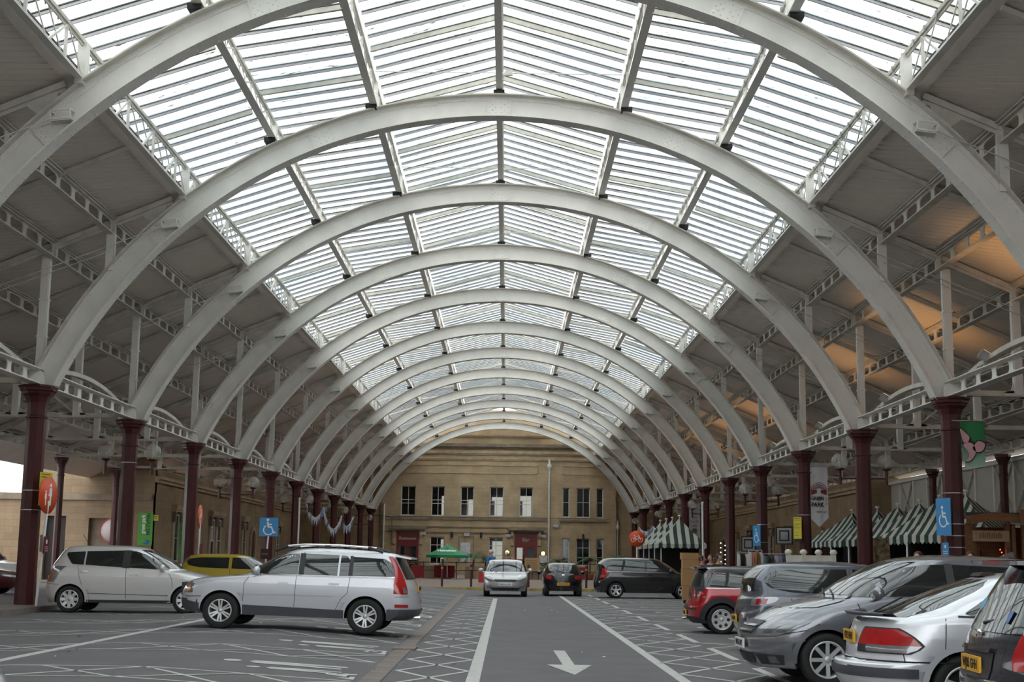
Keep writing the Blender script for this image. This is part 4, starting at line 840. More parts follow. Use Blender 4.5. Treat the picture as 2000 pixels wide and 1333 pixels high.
# ---- silver compact people carrier (nose towards the lane)
def mpv():
    c = Car('people_carrier', 'pale silver compact people carrier with seven-spoke wheel covers beside the first kerb', [(.08, .24), (.01, .42), (.03, .62), (.12, .74), (.3, .84), (.75, .96), (1.05, 1.02), (1.35, 1.22), (1.75, 1.45), (2.05, 1.555), (2.4, 1.6), (2.7, 1.61)],
            [(4.26, .24), (4.34, .42), (4.34, .64), (4.27, .86), (4.22, 1.05), (4.08, 1.3), (3.93, 1.5), (3.78, 1.565), (3.4, 1.59), (3.0, 1.605), (2.75, 1.61)], 1.77, [(.86, .318, 0), (3.61, .318, 0)], paint('silver_mpv', (.72, .71, .69), .3, .36), belt=1.03, tumble=.78)
    lo, hi = wedge([(1.3, 1.02, 1.05), (1.5, 1.04, 1.2), (1.9, 1.06, 1.4), (2.1, 1.07, 1.46), (2.22, 1.075, 1.475)]); c.side('side_window', lo, hi, CGLASS)
    c.side('side_window', [(2.4, 1.08), (3.28, 1.13)], [(2.4, 1.48), (3.28, 1.455)], CGLASS); lo, hi = wedge([(3.32, 1.13, 1.45), (3.6, 1.15, 1.43), (3.76, 1.36, 1.42)]); c.side('side_window', lo, hi, CGLASS)
    c.side('pillar_trim', [(2.22, 1.06), (2.4, 1.07)], [(2.22, 1.485), (2.4, 1.485)], PLAST, .005)
    c.seam([(1.16, .34), (1.2, .8), (1.3, 1.0)]); c.seam([(2.28, .34), (2.3, 1.06), (2.3, 1.5)]); c.seam([(3.2, .4), (3.32, .62), (3.42, .9), (3.45, 1.12)]); c.seam([(1.16, .42), (3.2, .46)], .012)
    c.handle(2.1, .92); c.handle(3.3, .98, CHROME); c.mirror(1.42, 1.03); c.side('sill_cladding', [(1.2, .24), (3.22, .24)], [(1.2, .31), (3.22, .31)], PLAST, .012)
    c.screen('f', 1.06, 1.5, .84); c.screen('r', 1.08, 1.48, .76); c.wrap('tail_lamp_glass', 'r', [(.72, .8, .94), (.95, .8, 1.0), (1.1, .78, 1.1)], CLEARL, .014); c.side('head_lamp', [(.12, .6), (.55, .78)], [(.12, .72), (.55, .86)], CLEARL, .012)
    c.seam([(3.85, .66), (4.3, .68)]); MB().tube((3.45, -.1, 1.58), (3.62, -.1, 1.86), .008, 6).build('aerial', PLAST, c.root)
    c.wrap('tail_lamp', 'r', [(.72, .62, .79), (1.1, .66, .77)], REDL, .012); c.plate('r', .8, 'WU54 YFB', PLY); c.wheels(8, .075, 'disc', .66); c.arches(c.pm, .06); return c
c = mpv(); c.place(-8.95, 35.6, PI + math.radians(1.5), z=.06, sc=1.03)
# ---- generic hatch profile for simpler cars
def hatch(name, label, L, Wd, Ht, pm, wb=(.8, 3.3), r=.3, hood=.9, belt=.92, scr=1.0, roofx=1.75, tailx=None, rear_up=.55, roofm=None, zb=.22, cr=(.4, .45), tumble=.78):
    tx = tailx or L - .5
    c = Car(name, label, [(.07, zb), (0, zb + .2), (.02, .6), (.1, .72), (.28, .8), (.7, hood), (scr, hood + .06), (scr + .3, hood + .26), (roofx - .1, Ht - .12), (roofx + .2, Ht - .04), (roofx + .6, Ht - .005), (roofx + .75, Ht)],
            [(L - .08, zb), (L, zb + .2), (L, .62), (L - .06, .85), (L - .12, belt + .05), (tx + .22, Ht - .3), (tx + .05, Ht - .12), (tx - .12, Ht - .05), (tx - .6, Ht - .015), (roofx + .8, Ht)], Wd, [(wb[0], r, 0), (wb[1], r, 0)], pm, belt=belt, tumble=tumble, roofm=roofm, cr=cr)
    zt = Ht - .13
    lo, hi = wedge([(scr + .2, belt + .02, belt + .05), (roofx - .15, belt + .05, zt - .06), (roofx + .15, belt + .05, zt), ((wb[0] + wb[1])/2 + .1, belt + .06, zt)]); c.side('side_window', lo, hi, CGLASS)
    mx = (wb[0] + wb[1])/2 + .2; lo, hi = wedge([(mx, belt + .06, zt), (tx - .45, belt + .09, zt - .01), (tx - .1, belt + .16, zt - .05), (tx, belt + .25, belt + .3)]); c.side('side_window', lo, hi, CGLASS)
    c.screen('f', hood + .1, Ht - .1, .84); c.screen('r', belt + .1, Ht - .12, .78)
    x0 = wb[0] + r*1.3; x1 = wb[1] - r*1.2; c.seam([(x0, .3), (x0 + .04, .8), (x0 + .2, belt)]); c.seam([(mx - .05, .3), (mx - .05, zt)]); c.seam([(x1, .4), (x1 + .2, .7), (x1 + .25, belt)])
    c.handle(mx - .2, belt - .08); c.handle(x1 + .05, belt - .06); c.mirror(scr + .42, belt + .02); c.arches(pm, .045)
    return c
c = hatch('hatchback', 'mustard yellow hatchback parked behind the silver people carrier', 4.2, 1.75, 1.5, paint('yellow', (.50, .37, .035), .2, .3), wb=(.82, 3.43), belt=.95, tailx=3.75); c.side('tail_lamp', [(3.92, .76), (4.14, .7)], [(3.92, .92), (4.14, .95)], REDL, .012); c.wheels(5); c.place(at_y(470, 1100, 47.5).x, 47.3, PI, z=.06, sc=1.0)
c = hatch('saloon_car', 'dark red car nosing out beside the first column', 4.2, 1.72, 1.42, paint('dark_red', (.09, .008, .012), .3), wb=(.8, 3.4)); c.side('head_lamp', [(.08, .6), (.5, .74)], [(.08, .72), (.5, .82)], CLEARL, .012); c.end('head_lamp', 'f', [(.6, .45, .75), (.74, .45, .75)], CLEARL, .012, True); c.wheels(5); c.place(at_y(-10, 1100, 50).x - 1.1, 49.6, PI, z=.06)
def van():
    c = Car('panel_van', 'white panel van parked behind the dark red car', [(.06, .3), (0, .5), (.04, .75), (.3, 1.0), (.8, 1.1), (1.1, 1.35), (1.5, 1.75), (1.8, 1.86), (2.3, 1.9)], [(4.1, .3), (4.2, .5), (4.2, 1.5), (4.1, 1.8), (3.9, 1.88), (2.4, 1.9)], 1.8, [(.85, .32, 0), (3.3, .32, 0)], paint('van_white', (.75, .76, .78), .0, .3), belt=1.1, tumble=.85)
    lo, hi = wedge([(1.1, 1.13, 1.2), (1.5, 1.13, 1.6), (1.75, 1.13, 1.68), (2.1, 1.13, 1.68)]); c.side('side_window', lo, hi, CGLASS); c.screen('f', 1.15, 1.76, .84); c.mirror(1.25, 1.15, PLAST); c.seam([(2.2, .4), (2.2, 1.7)]); c.wheels(5); return c
c = van(); c.place(at_y(-30, 1100, 56).x - .6, 56.5, PI, z=.06)
# ---- silver hatch facing the camera, black city car, black people carrier
c = hatch('hatchback', 'silver hatchback parked nose-on with grinning black grille, before the terrace', 4.3, 1.78, 1.47, paint('silver_hatch', (.50, .48, .47), .5), wb=(.88, 3.53), hood=.88, belt=.95)
for sg in (1,): c.end('head_lamp', 'f', [(.6, .42, .62), (.7, .46, .84), (.8, .62, .86)], CLEARL, .01, True); c.end('grille', 'f', [(.58, -.36, .36), (.64, -.46, .46), (.68, -.42, .42)], PLAST, .012); c.end('lower_grille', 'f', [(.25, -.5, .5), (.36, -.62, .62)], PLAST, .012); c.end('fog_lamp', 'f', [(.34, .56, .74), (.44, .56, .74)], CLEARL, .014, True)
c.plate('f', .48, 'WX13 XTA', PLW); c.wheels(5); MB().tube((1.05, .4, .97), (1.5, .05, 1.12), .01, 5).build('wiper', PLAST, c.root); c.place(at_y(987, 1150, 58).x, 58.6, PI/2, sc=1.02)
c = hatch('city_car', 'small rounded black city car seen from behind with red corner lamps', 3.62, 1.63, 1.39, paint('black_ka', (.012, .012, .014), .2, .25), wb=(.6, 3.05), r=.28, belt=.88, tailx=3.2, roofx=1.45, scr=.75, cr=(.55, .6), hood=.84)
c.end('tail_lamp', 'r', [(.7, .5, .68), (.78, .46, .74), (.86, .52, .7)], REDL, .012, True); c.plate('r', .5, 'WU53 UTN', PLY); c.wheels(5); c.end('badge', 'r', [(.86, -.05, .05), (.9, -.05, .05)], CHROME, .014); MB().tube((3.45, -.3, 1.05), (3.5, .05, .98), .012, 5).build('wiper', PLAST, c.root); c.place(at_y(1099, 1150, 59).x, 60.2, -PI/2, sc=1.0)
def zaf():
    c = hatch('people_carrier', 'glossy black people carrier parked side-on by the striped stall', 4.47, 1.8, 1.63, paint('black_mpv', (.008, .008, .01), .1, .2), wb=(.92, 3.62), r=.315, hood=.98, belt=1.02, scr=1.0, roofx=1.85, tailx=4.1)
    c.wrap('tail_lamp', 'r', [(.8, .74, 1.02), (1.0, .76, 1.06), (1.18, .74, .9)], REDL, .012); c.wrap('reversing_lamp', 'r', [(.86, .78, .98), (.92, .78, .98)], CLEARL, .016, 6, 2); c.side('window_trim', [(1.4, 1.02), (4.1, 1.06)], [(1.4, 1.035), (4.1, 1.075)], CHROME, .01, nx=30, nz=1); c.wheels(5, .07); return c
c = zaf(); P = at_z(1208, 1165); Q = at_y(1208, 1165, 56.5); c.place(at_y(1269, 1166, 56.6).x, 57.5, PI, sc=1.0)
# ---- red estate-mini with black roof
def mini():
    c = Car('estate_car', 'small red estate car with black roof and black wheel-arch trim', [(.06, .22), (0, .4), (.03, .62), (.14, .78), (.5, .9), (1.0, .95), (1.22, 1.1), (1.5, 1.3), (1.68, 1.375), (2.0, 1.41), (2.4, 1.425)], [(3.82, .22), (3.93, .36), (3.95, .55), (3.87, .75), (3.84, .95), (3.74, 1.25), (3.66, 1.35), (3.5, 1.39), (3.0, 1.415), (2.45, 1.425)], 1.69, [(.72, .305, 0), (3.27, .305, 0)], paint('red', (.40, .006, .012), .25, .28), belt=.93, tumble=.84, roofm=paint('black_roof', (.015, .015, .018), .3, .25), cr=(.3, .3))
    lo, hi = wedge([(1.22, .95, .98), (1.5, .955, 1.2), (1.62, .96, 1.27), (2.0, .96, 1.275)]); c.side('side_window', lo, hi, CGLASS); c.side('side_window', [(2.04, .96), (2.62, .965)], [(2.04, 1.275), (2.62, 1.275)], CGLASS); c.side('side_window', [(2.66, .965), (3.62, .97)], [(2.66, 1.275), (3.62, 1.265)], CGLASS)
    c.side('waist_trim', [(1.2, .93), (3.76, .945)], [(1.2, .947), (3.76, .962)], CHROME, .01, nx=30, nz=1); c.side('pillar_trim', [(3.62, .97), (3.8, .6)], [(3.62, 1.28), (3.8, 1.0)], PLAST, .006); c.screen('r', .98, 1.29, .82); c.screen('f', .98, 1.3, .84)
    c.end('tail_lamp', 'r', [(.6, .66, .76), (.88, .66, .76)], REDL, .014, True); c.end('lamp_glass', 'r', [(.68, .685, .735), (.8, .685, .735)], CLEARL, .018, True); c.end('rear_bumper', 'r', [(.22, -.8, .8), (.34, -.8, .8)], PLAST, .016); c.end('bumper_strip', 'r', [(.5, -.8, .8), (.54, -.8, .8)], PLAST, .02); c.plate('r', .42, 'WN59 ECY', PLY)
    c.arches(PLAST, .1); c.side('sill_cladding', [(1.1, .22), (2.9, .22)], [(1.1, .33), (2.9, .33)], PLAST, .012); c.seam([(2.03, .33), (2.03, .95)]); c.seam([(2.64, .4), (2.7, .94)]); c.seam([(3.86, .96), (3.86, .5)]); c.handle(1.9, .85, CHROME); c.mirror(1.4, .96)
    m = MB(); m.prism([(3.55, 1.4), (3.82, 1.37), (3.8, 1.34), (3.55, 1.36)], -.58, .58, 'y'); m.build('spoiler', MATS['paint_black_roof'], c.root); MB().tube((3.86, -.5, .27), (3.98, -.5, .27), .03, 8).build('exhaust', CHROME, c.root); c.wheels(7, .05, 'holes', .68); return c
c = mini(); c.place(at_y(1412, 1230, 29.6).x + 1.28, 29.6 + .75, PI - math.radians(2), sc=1.0)
# ---- dark grey tall hatch between the red car and the grey one
def tall():
    c = hatch('compact_van', 'dark grey tall compact car with white lamp clusters behind the grey nose-out car', 4.0, 1.7, 1.53, paint('slate', (.12, .13, .16), .5, .25), wb=(.75, 3.3), r=.3, hood=.94, belt=.92, scr=.85, roofx=1.6, tailx=3.62, cr=(.3, .3))
    c.wrap('tail_lamp', 'r', [(.78, .72, .86), (.84, .7, 1.12), (.9, .7, 1.16), (.93, .8, 1.1)], CLEARL, .014, 16, 6); c.wrap('lamp_red', 'r', [(.8, .8, .87), (.9, .8, .87)], REDL, .018, 6, 4); c.wrap('lamp_red', 'r', [(.81, .9, .98), (.9, .9, .98)], REDL, .018, 6, 4)
    c.plate('r', .55, 'WL06 NPV', PLY); c.wheels(5); return c
c = tall(); c.place(at_y(1452, 1200, 23.6).x + 1.98, 24.4, PI - math.radians(1), sc=1.0)
# ---- grey family hatch, nose to the lane
def plus():
    c = Car('family_hatchback', 'metallic grey tall hatchback parked nose-out with eight-spoke alloy wheels', [(.1, .2), (.02, .36), (0, .5), (.05, .64), (.16, .74), (.45, .9), (.85, 1.02), (1.02, 1.06), (1.35, 1.27), (1.75, 1.46), (2.0, 1.53), (2.35, 1.57), (2.6, 1.58)], [(4.12, .2), (4.2, .4), (4.2, .66), (4.14, .9), (4.08, 1.05), (3.95, 1.3), (3.8, 1.46), (3.65, 1.52), (3.2, 1.56), (2.65, 1.58)], 1.76, [(.87, .318, 0), (3.45, .318, 0)], paint('grey', (.23, .235, .26), .6, .28), belt=1.04, tumble=.79, cf=(.7, .5))
    lo, hi = wedge([(1.18, 1.06, 1.08), (1.4, 1.065, 1.2), (1.5, 1.07, 1.26)]); c.side('side_window', lo, hi, CGLASS); lo, hi = wedge([(1.56, 1.07, 1.29), (1.85, 1.075, 1.41), (2.1, 1.08, 1.45), (2.35, 1.085, 1.46)]); c.side('side_window', lo, hi, CGLASS)
    lo, hi = wedge([(2.45, 1.09, 1.46), (3.2, 1.11, 1.43)]); c.side('side_window', lo, hi, CGLASS); lo, hi = wedge([(3.26, 1.12, 1.43), (3.7, 1.18, 1.36), (3.8, 1.28, 1.31)]); c.side('side_window', lo, hi, CGLASS); c.side('pillar_trim', [(2.35, 1.08), (2.45, 1.08)], [(2.35, 1.47), (2.45, 1.47)], PLAST, .005)
    c.screen('f', 1.08, 1.49, .86); c.screen('r', 1.1, 1.46, .78)
    c.wrap('head_lamp', 'f', [(.58, .5, .78), (.63, .47, .92), (.69, .5, 1.0), (.74, .6, 1.06), (.77, .72, 1.06), (.785, .84, 1.0)], CLEARL, .012, 20, 10); c.wrap('lamp_bowl', 'f', [(.62, .58, .7), (.71, .64, .78)], LAMPIN, .017, 8, 4); c.wrap('lamp_bowl', 'f', [(.63, .76, .88), (.73, .82, .96)], LAMPIN, .017, 8, 4)
    c.end('grille', 'f', [(.6, -.3, .3), (.66, -.4, .4), (.76, -.42, .42)], PLAST, .01)
    for z in (.635, .7): c.end('grille_bar', 'f', [(z - .012, -.38, .38), (z + .012, -.38, .38)], c.pm, .03)
    c.end('lower_grille', 'f', [(.24, -.35, .35), (.36, -.4, .4)], PLAST, .012); c.end('fog_recess', 'f', [(.24, .46, .7), (.36, .44, .74)], PLAST, .012, True); c.end('fog_lamp', 'f', [(.26, .6, .68), (.34, .6, .68)], LAMPIN, .018, True)
    for z in (.27, .3, .33): c.end('lower_grille_bar', 'f', [(z - .006, -.36, .36), (z + .006, -.36, .36)], PLASTG, .02)
    c.side('bumper_strip', [(.12, .5), (.6, .53)], [(.12, .55), (.6, .58)], c.pm, .02, nz=2); c.plate('f', .47, 'WF56 DHY', PLW)
    c.seam([(.05, .6), (.3, .6), (.62, .66), (.78, .74)]); c.seam([(.46, .905), (.78, .93), (1.05, 1.0), (1.2, 1.06)]); c.seam([(1.26, .3), (1.28, .9), (1.2, 1.06)]); c.seam([(2.4, .3), (2.4, 1.48)]); c.seam([(3.02, .4), (3.15, .7), (3.26, 1.1)]); c.handle(2.2, .93); c.handle(3.1, .95); c.mirror(1.46, 1.06, sz=.9)
    MB().tube((1.02, -.55, 1.08), (1.12, -.05, 1.13), .012, 5).build('wiper', PLAST, c.root); MB().tube((1.02, -.1, 1.08), (1.14, .4, 1.13), .012, 5).build('wiper', PLAST, c.root)
    e = MB(); e.lathe((0, 0, 0), [(.001, -.01), (.055, -.008), (.062, 0)], 20, axis='x'); e.build('badge', CHROME, c.root, loc=(c.xe(0, .7, 'f') - .02, 0, .7)); MB().prism([(3.3, 1.56), (3.5, 1.555), (3.47, 1.63)], -.015, .015, 'y').build('aerial_fin', PLASTG, c.root)
    c.wheels(8, .045, 'spoke', .67); c.arches(c.pm, .045, 1.19); return c
c = plus(); c.place(at_y(1613, 1300, 17.6).x + 1.29, 17.6 + .72, math.radians(1.5), sc=1.03)
# ---- silver coupe hatch, tail to the lane
def saab():
    c = Car('coupe', 'bright silver three-door coupe hatch with rear spoiler and wrap-round red lamps', [(.06, .22), (0, .4), (.05, .6), (.3, .74), (.9, .84), (1.35, .9), (1.6, 1.06), (2.0, 1.3), (2.25, 1.38), (2.6, 1.42), (2.8, 1.425)], [(4.5, .2), (4.62, .36), (4.63, .52), (4.52, .56), (4.5, .7), (4.44, .86), (4.36, .97), (4.05, 1.06), (3.7, 1.2), (3.4, 1.31), (3.15, 1.385), (2.95, 1.42), (2.85, 1.425)], 1.71, [(.95, .315, 0), (3.55, .315, 0)], paint('silver_coupe', (.76, .77, .81), .35, .28), belt=.93, tumble=.76, cr=(.5, .9))
    lo, hi = wedge([(1.7, .96, .98), (2.0, .965, 1.18), (2.25, .97, 1.28), (2.55, .98, 1.3)]); c.side('side_window', lo, hi, CGLASS); lo, hi = wedge([(2.62, .98, 1.3), (2.95, .98, 1.29), (3.25, .99, 1.2), (3.45, 1.0, 1.08), (3.52, 1.03, 1.04)]); c.side('side_window', lo, hi, CGLASS); c.side('window_surround', [(2.58, .965), (3.6, .995)], [(2.58, .985), (3.6, 1.012)], PLAST, .008, nz=1)
    rows = [(z, -c.w(z)*f, c.w(z)*f) for z, f in ((.985, .80), (1.1, .80), (1.2, .78), (1.3, .74), (1.36, .6))]; c.end('rear_window', 'r', rows, CGLASS, .01, ny=24, nz=12)
    c.wrap('lamp_gasket', 'r', [(.628, .32, .98), (.67, .32, 1.07), (.71, .32, 1.11), (.75, .32, 1.06), (.8, .32, .98), (.85, .32, .87), (.878, .34, .79)], PLAST, .008, 28, 12); c.wrap('tail_lamp', 'r', [(.705, .34, 1.08), (.74, .34, 1.04), (.79, .34, .97), (.84, .34, .86), (.865, .36, .78)], REDL, .012, 28, 10); c.wrap('reversing_lamp', 'r', [(.64, .5, .96), (.67, .48, 1.04), (.71, .48, 1.08)], CLEARL, .013, 28, 5)
    c.plate('r', .77, 'V792 HEW', PLY, h=.12)
    c.seam([(3.72, .55), (3.74, .7), (3.72, .98)]); c.seam([(4.12, .55), (4.14, .68)]); c.seam([(3.3, .555), (4.55, .56)], .014); c.seam([(2.58, .3), (2.6, .96)]); c.side('rubbing_strip', [(4.0, .40), (4.6, .40)], [(4.0, .49), (4.6, .50)], PLASTG, .018); c.end('rubbing_strip', 'r', [(.4, -.82, .82), (.49, -.82, .82)], PLASTG, .018)
    fl = MB(); fl.lathe((0, 0, 0), [(.085, .002), (.078, .006), (.001, .006)], 28, axis='y'); x, z = 3.62, .83; o = fl.build('fuel_flap', c.pm, c.root, loc=(x, -(c.wx(x, z) + .0), z)); o.scale = (1, -1, 1)
    rg = MB()
    for k in range(24): a, b = 2*PI*k/24, 2*PI*(k + 1)/24; rg.bar((x + .085*math.cos(a), -(c.wx(x, z) + .008), z + .085*math.sin(a)), (x + .085*math.cos(b), -(c.wx(x, z) + .008), z + .085*math.sin(b)), .006, .006)
    rg.build('flap_gap', SEAM, c.root)
    m = MB(); n = 16; vs = []
    for k in range(n + 1):
        y = -.66 + 1.32*k/n; u = abs(y)/.66; xx = 4.42 - .22*u**2.2; zz = 1.0
        vs += [(xx, y, zz + .02), (xx + .1, y, zz + .012), (xx + .08, y, zz - .015), (xx - .05, y, zz - .02)]
    m.add(vs, [(4*k + a, 4*k + (a + 1) % 4, 4*k + 4 + (a + 1) % 4, 4*k + 4 + a) for k in range(n) for a in range(4)], 0, True); m.build('spoiler', PLASTG, c.root); MB().prism([(3.02, 1.4), (3.2, 1.39), (3.16, 1.425), (3.06, 1.43)], -.16, .16, 'y').build('brake_lamp', mat('dark_red_lamp', (.03, .012, .012), .8), c.root)
    MB().poly([(4.25, .1, 1.02), (3.9, -.2, 1.16)], .011, 6).build('wiper', PLAST, c.root); c.handle(2.75, .85); c.mirror(1.85, .95); c.screen('f', .98, 1.36, .84); c.wheels(5, .06); c.arches(c.pm, .04); return c
c = saab(); c.place(6.17, 13.75 + .8, PI - math.radians(2.5), sc=1.0)
# ---- dark compact MPV, tail to the lane at the picture edge
def cmax():
    c = Car('compact_people_carrier', 'dark metallic compact people carrier with tall red and clear tail lamps', [(.06, .24), (0, .42), (.05, .62), (.3, .82), (.8, .96), (1.1, 1.02), (1.45, 1.24), (1.85, 1.47), (2.15, 1.56), (2.6, 1.59)], [(4.24, .22), (4.32, .4), (4.33, .62), (4.3, .72), (4.26, .9), (4.22, 1.0), (4.05, 1.3), (3.92, 1.48), (3.8, 1.54), (3.3, 1.58), (2.65, 1.59)], 1.82, [(.9, .32, 0), (3.54, .32, 0)], paint('midnight', (.055, .055, .07), .5, .25), belt=1.0, tumble=.8, cr=(.35, .3))
    c.screen('r', 1.0, 1.5, .80); lo, hi = wedge([(2.5, 1.04, 1.45), (3.3, 1.06, 1.44), (3.7, 1.1, 1.4), (3.85, 1.2, 1.3)]); c.side('side_window', lo, hi, CGLASS); lo, hi = wedge([(1.4, 1.03, 1.08), (2.0, 1.03, 1.4), (2.42, 1.04, 1.45)]); c.side('side_window', lo, hi, CGLASS); c.screen('f', 1.05, 1.5, .84)
    c.wrap('tail_lamp', 'r', [(.74, .72, .92), (.8, .68, .98), (1.0, .72, 1.0)], REDL, .014, 16, 6); c.wrap('lamp_glass', 'r', [(1.0, .72, .94), (1.2, .69, .86), (1.36, .66, .78)], CLEARL, .014, 14, 6); c.wrap('lamp_red_edge', 'r', [(1.0, .94, 1.02), (1.36, .78, .86), (1.5, .62, .72)], REDL, .014, 10, 6)
    c.plate('r', .75, 'WJ05 GHH', PLY, h=.12, y=0.0); c.end('plate_recess', 'r', [(.66, -.42, .42), (.85, -.42, .42)], PLAST, .006); c.end('tailgate_handle', 'r', [(.85, -.4, .4), (.89, -.4, .4)], c.pm, .03); e = MB(); e.lathe((0, 0, 0), [(.07, 0), (.06, .012), (.001, .014)], 20, axis='x'); o = e.build('badge', CHROME, c.root, loc=(c.xe(0, .97, 'r') + .006, 0, .97)); o.scale = (1, 1, .6)
    m = MB(); m.prism([(3.75, 1.55), (4.12, 1.535), (4.1, 1.505), (3.8, 1.5)], -.66, .66, 'y'); m.build('spoiler', c.pm, c.root); MB().poly([(4.2, .0, 1.06), (4.14, .34, 1.1)], .014, 6).build('wiper', PLAST, c.root); st = MB(); st.lathe((0, 0, 0), [(.06, 0), (.001, .001)], 18, axis='x'); o = st.build('window_sticker', mat('sticker_blue', (.16, .42, .62), .5), c.root, loc=(c.xe(-.35, 1.2, 'r') + .014, -.35, 1.2)); o.rotation_euler = (0, math.radians(-30), 0); st = MB().box((0, 0, 0), (.004, .1, .1)).build('window_sticker', mat('sticker_navy', (.1, .16, .4), .5), c.root, loc=(c.xe(.45, 1.12, 'r') + .012, .45, 1.12)); st.rotation_euler = (0, math.radians(-30), 0)
    c.seam([(3.7, .6), (4.2, .62)]); c.wheels(5); c.arches(c.pm, .04); return c
c = cmax(); c.place(6.08, 10.35 + .55, PI - math.radians(4), sc=1.0)
# ---- only the front wing of one more car reaches the frame
c = hatch('parked_hatchback', 'grey-blue car of which only a rounded wing corner shows beside the tarmac hatching', 4.1, 1.72, 1.45, paint('blue_grey', (.28, .31, .36), .5), wb=(.8, 3.4)); c.wheels(5); c.place(at_z(20, 1345, .62).x - 1.9, at_z(20, 1345, .62).y - .8, PI, z=.05)
# ================================================================= signs, lamps, banners
ORANGE = mat('sign_orange', (.70, .075, .012), .45); BLUE = mat('sign_blue', (.035, .25, .55), .45); YEL = mat('notice_yellow', (.60, .50, .03), .5); WHITE = mat('sign_white', (.82, .82, .82), .45); STEEL = mat('steel_band', (.6, .6, .6), .3, metal=.8)
def face_rot(nx, ny): return math.atan2(nx, -ny)      # turn a panel whose face looks to -Y so that it looks along (nx, ny)
def fig(m, x, z, h, y=-.012):      # standing pictogram
    r = h*.085; m.lathe((x, y, z + h*.9), [(r, 0), (.0005, -.002)], 14, axis='y')
    m.prism([(x - h*.12, z + h*.78), (x + h*.12, z + h*.78), (x + h*.13, z + h*.42), (x + h*.07, z + h*.42), (x + h*.06, z), (x - h*.06, z), (x - h*.07, z + h*.42), (x - h*.13, z + h*.42)], y, y - .002, 'y')
def pole(t, a, b, r=.03, m=None): MB().tube(a, b, r, 10).build('pole', m or WHITE, t)
def round_sign(name, label, c, r, n, icon, base, group='orange round signs'):
    t = thing(name, label, 'sign', base, group); d = Vector(c) - Vector(base)
    s = MB().lathe((0, 0, 0), [(r, .012), (r, -.01), (.0005, -.01)], 36, axis='y').build('sign_disc', ORANGE, t, loc=d); s.rotation_euler = (0, 0, face_rot(*n))
    m = MB()
    if icon == 'family': fig(m, r*.22, -r*.55, r*1.2); fig(m, -r*.3, -r*.55, r*.82); m.bar((-.02, -.013, -r*.05), (r*.12, -.013, r*.2), .04, .004)
    else:
        for q in (-.45, .45):
            for k in range(20): a, b = 2*PI*k/20, 2*PI*(k + 1)/20; m.bar((r*(q + .26*math.cos(a)), -.014, r*(-.15 + .26*math.sin(a))), (r*(q + .26*math.cos(b)), -.014, r*(-.15 + .26*math.sin(b))), .02, .028, up=(0, 1, 0))
        P = {k: (r*v[0], -.015, r*v[1]) for k, v in dict(a=(-.45, -.15), b=(-.05, -.15), c=(-.22, .22), d=(.3, .25), e=(.45, -.15), f=(.24, .42), g=(-.26, .38), h=(.1, .42), i=(-.38, .4)).items()}
        for u, v in ('ab', 'bc', 'ca', 'cd', 'db', 'de', 'df', 'cg', 'fh', 'gi'): m.bar(P[u], P[v], .02, .024, up=(0, 1, 0))
    m.build('pictogram', WHITE, s); pole(t, (0, 0, 0), d + Vector((0, .03, -r*.3)), .035); return t
c0 = at_y(94, 968, 35.6); b0 = at_y(70, 1187, 35.6); b0.z = .16
t = round_sign('parking_sign', 'round orange parent-and-child sign on a leaning white pole by the first kerb island', c0, .47, (.986, -.165), 'family', b0)
o = MB().box((0, 0, 0), (.22, .02, .42)).build('time_plate', mat('plate_maroon', (.14, .012, .014), .5), t, loc=(at_y(89, 1065, 35.6) - b0) + Vector((.03, -.05, 0))); o.rotation_euler = (0, 0, face_rot(.97, -.24))
for k in range(3): MB().box((0, -.013, -.05 - .05*k), (.13, .004, .012)).build('print_line', WHITE, o)
MB().box((0, -.013, .08), (.05, .004, .1)).build('pictogram', WHITE, o)
o = MB().box((0, 0, 0), (.16, .02, .42)).build('back_plate', GREYM, t, loc=(at_y(80, 1062, 35.6) - b0) + Vector((0, .02, 0))); o.rotation_euler = (0, 0, face_rot(.8, .6))
c1 = at_y(391, 1010, 53.5); b1 = at_y(386, 1125, 53.5); b1.z = .1; t = round_sign('parking_sign', 'round orange parent-and-child sign seen nearly edge-on behind the silver people carrier', c1, .45, (1, .0), 'family', b1)
o = MB().box((0, 0, 0), (.2, .02, .45)).build('time_plate', MATS['plate_maroon'], t, loc=(.1, -.05, 1.6)); o.rotation_euler = (0, 0, face_rot(.97, -.22))
c2 = at_y(1244, 1053, 66); t = round_sign('bicycle_sign', 'round orange bicycle sign on a white pole behind the black people carrier', c2, .38, (0, -1), 'bike', (c2.x, 66.05, 0))
def notice(name, label, c, w, h, n, m, lines, foot=None, cat='sign', group=None, bands=()):
    t = thing(name, label, cat, c, group, rz=face_rot(*n)); MB().box((0, 0, 0), (w, .012, h)).build('panel', m, t)
    mm = MB()
    for k, (z, ww, hh) in enumerate(lines): mm.box((-w*.42 + ww*w/2, -.008, z*h), (ww*w, .003, hh*h))
    if lines: mm.build('print', INK, t)
    if foot: MB().box((0, -.001, -h*.56), (w, .013, h*.13)).build('footer', foot, t)
    return t
def band(x, y, z, r=.245):
    m = MB(); m.lathe((0, 0, 0), [(oc(r), -.012), (oc(r), .012)], 8, smooth=False, rot0=PI/8, cap=False)
    return m
LN = [(.44, .7, .02), (.36, .85, .02), (.22, .8, .012), (.17, .84, .012), (.1, .5, .012), (.02, .8, .012), (-.03, .7, .012), (-.2, .5, .012), (-.34, .5, .012)]
notice('car_park_notice', 'yellow printed notice strapped to the column by the first kerb island', at_y(84, 956, 36.05) + Vector((.06, 0, 0)), .5, .86, (.948, -.317), YEL, LN, INK)
notice('car_park_notice', 'narrow yellow printed notice on the column beside the white pennant banner', at_y(1558, 1032, AY(4) - .3), .5, .84, (-.9, -.42), YEL, LN, INK)
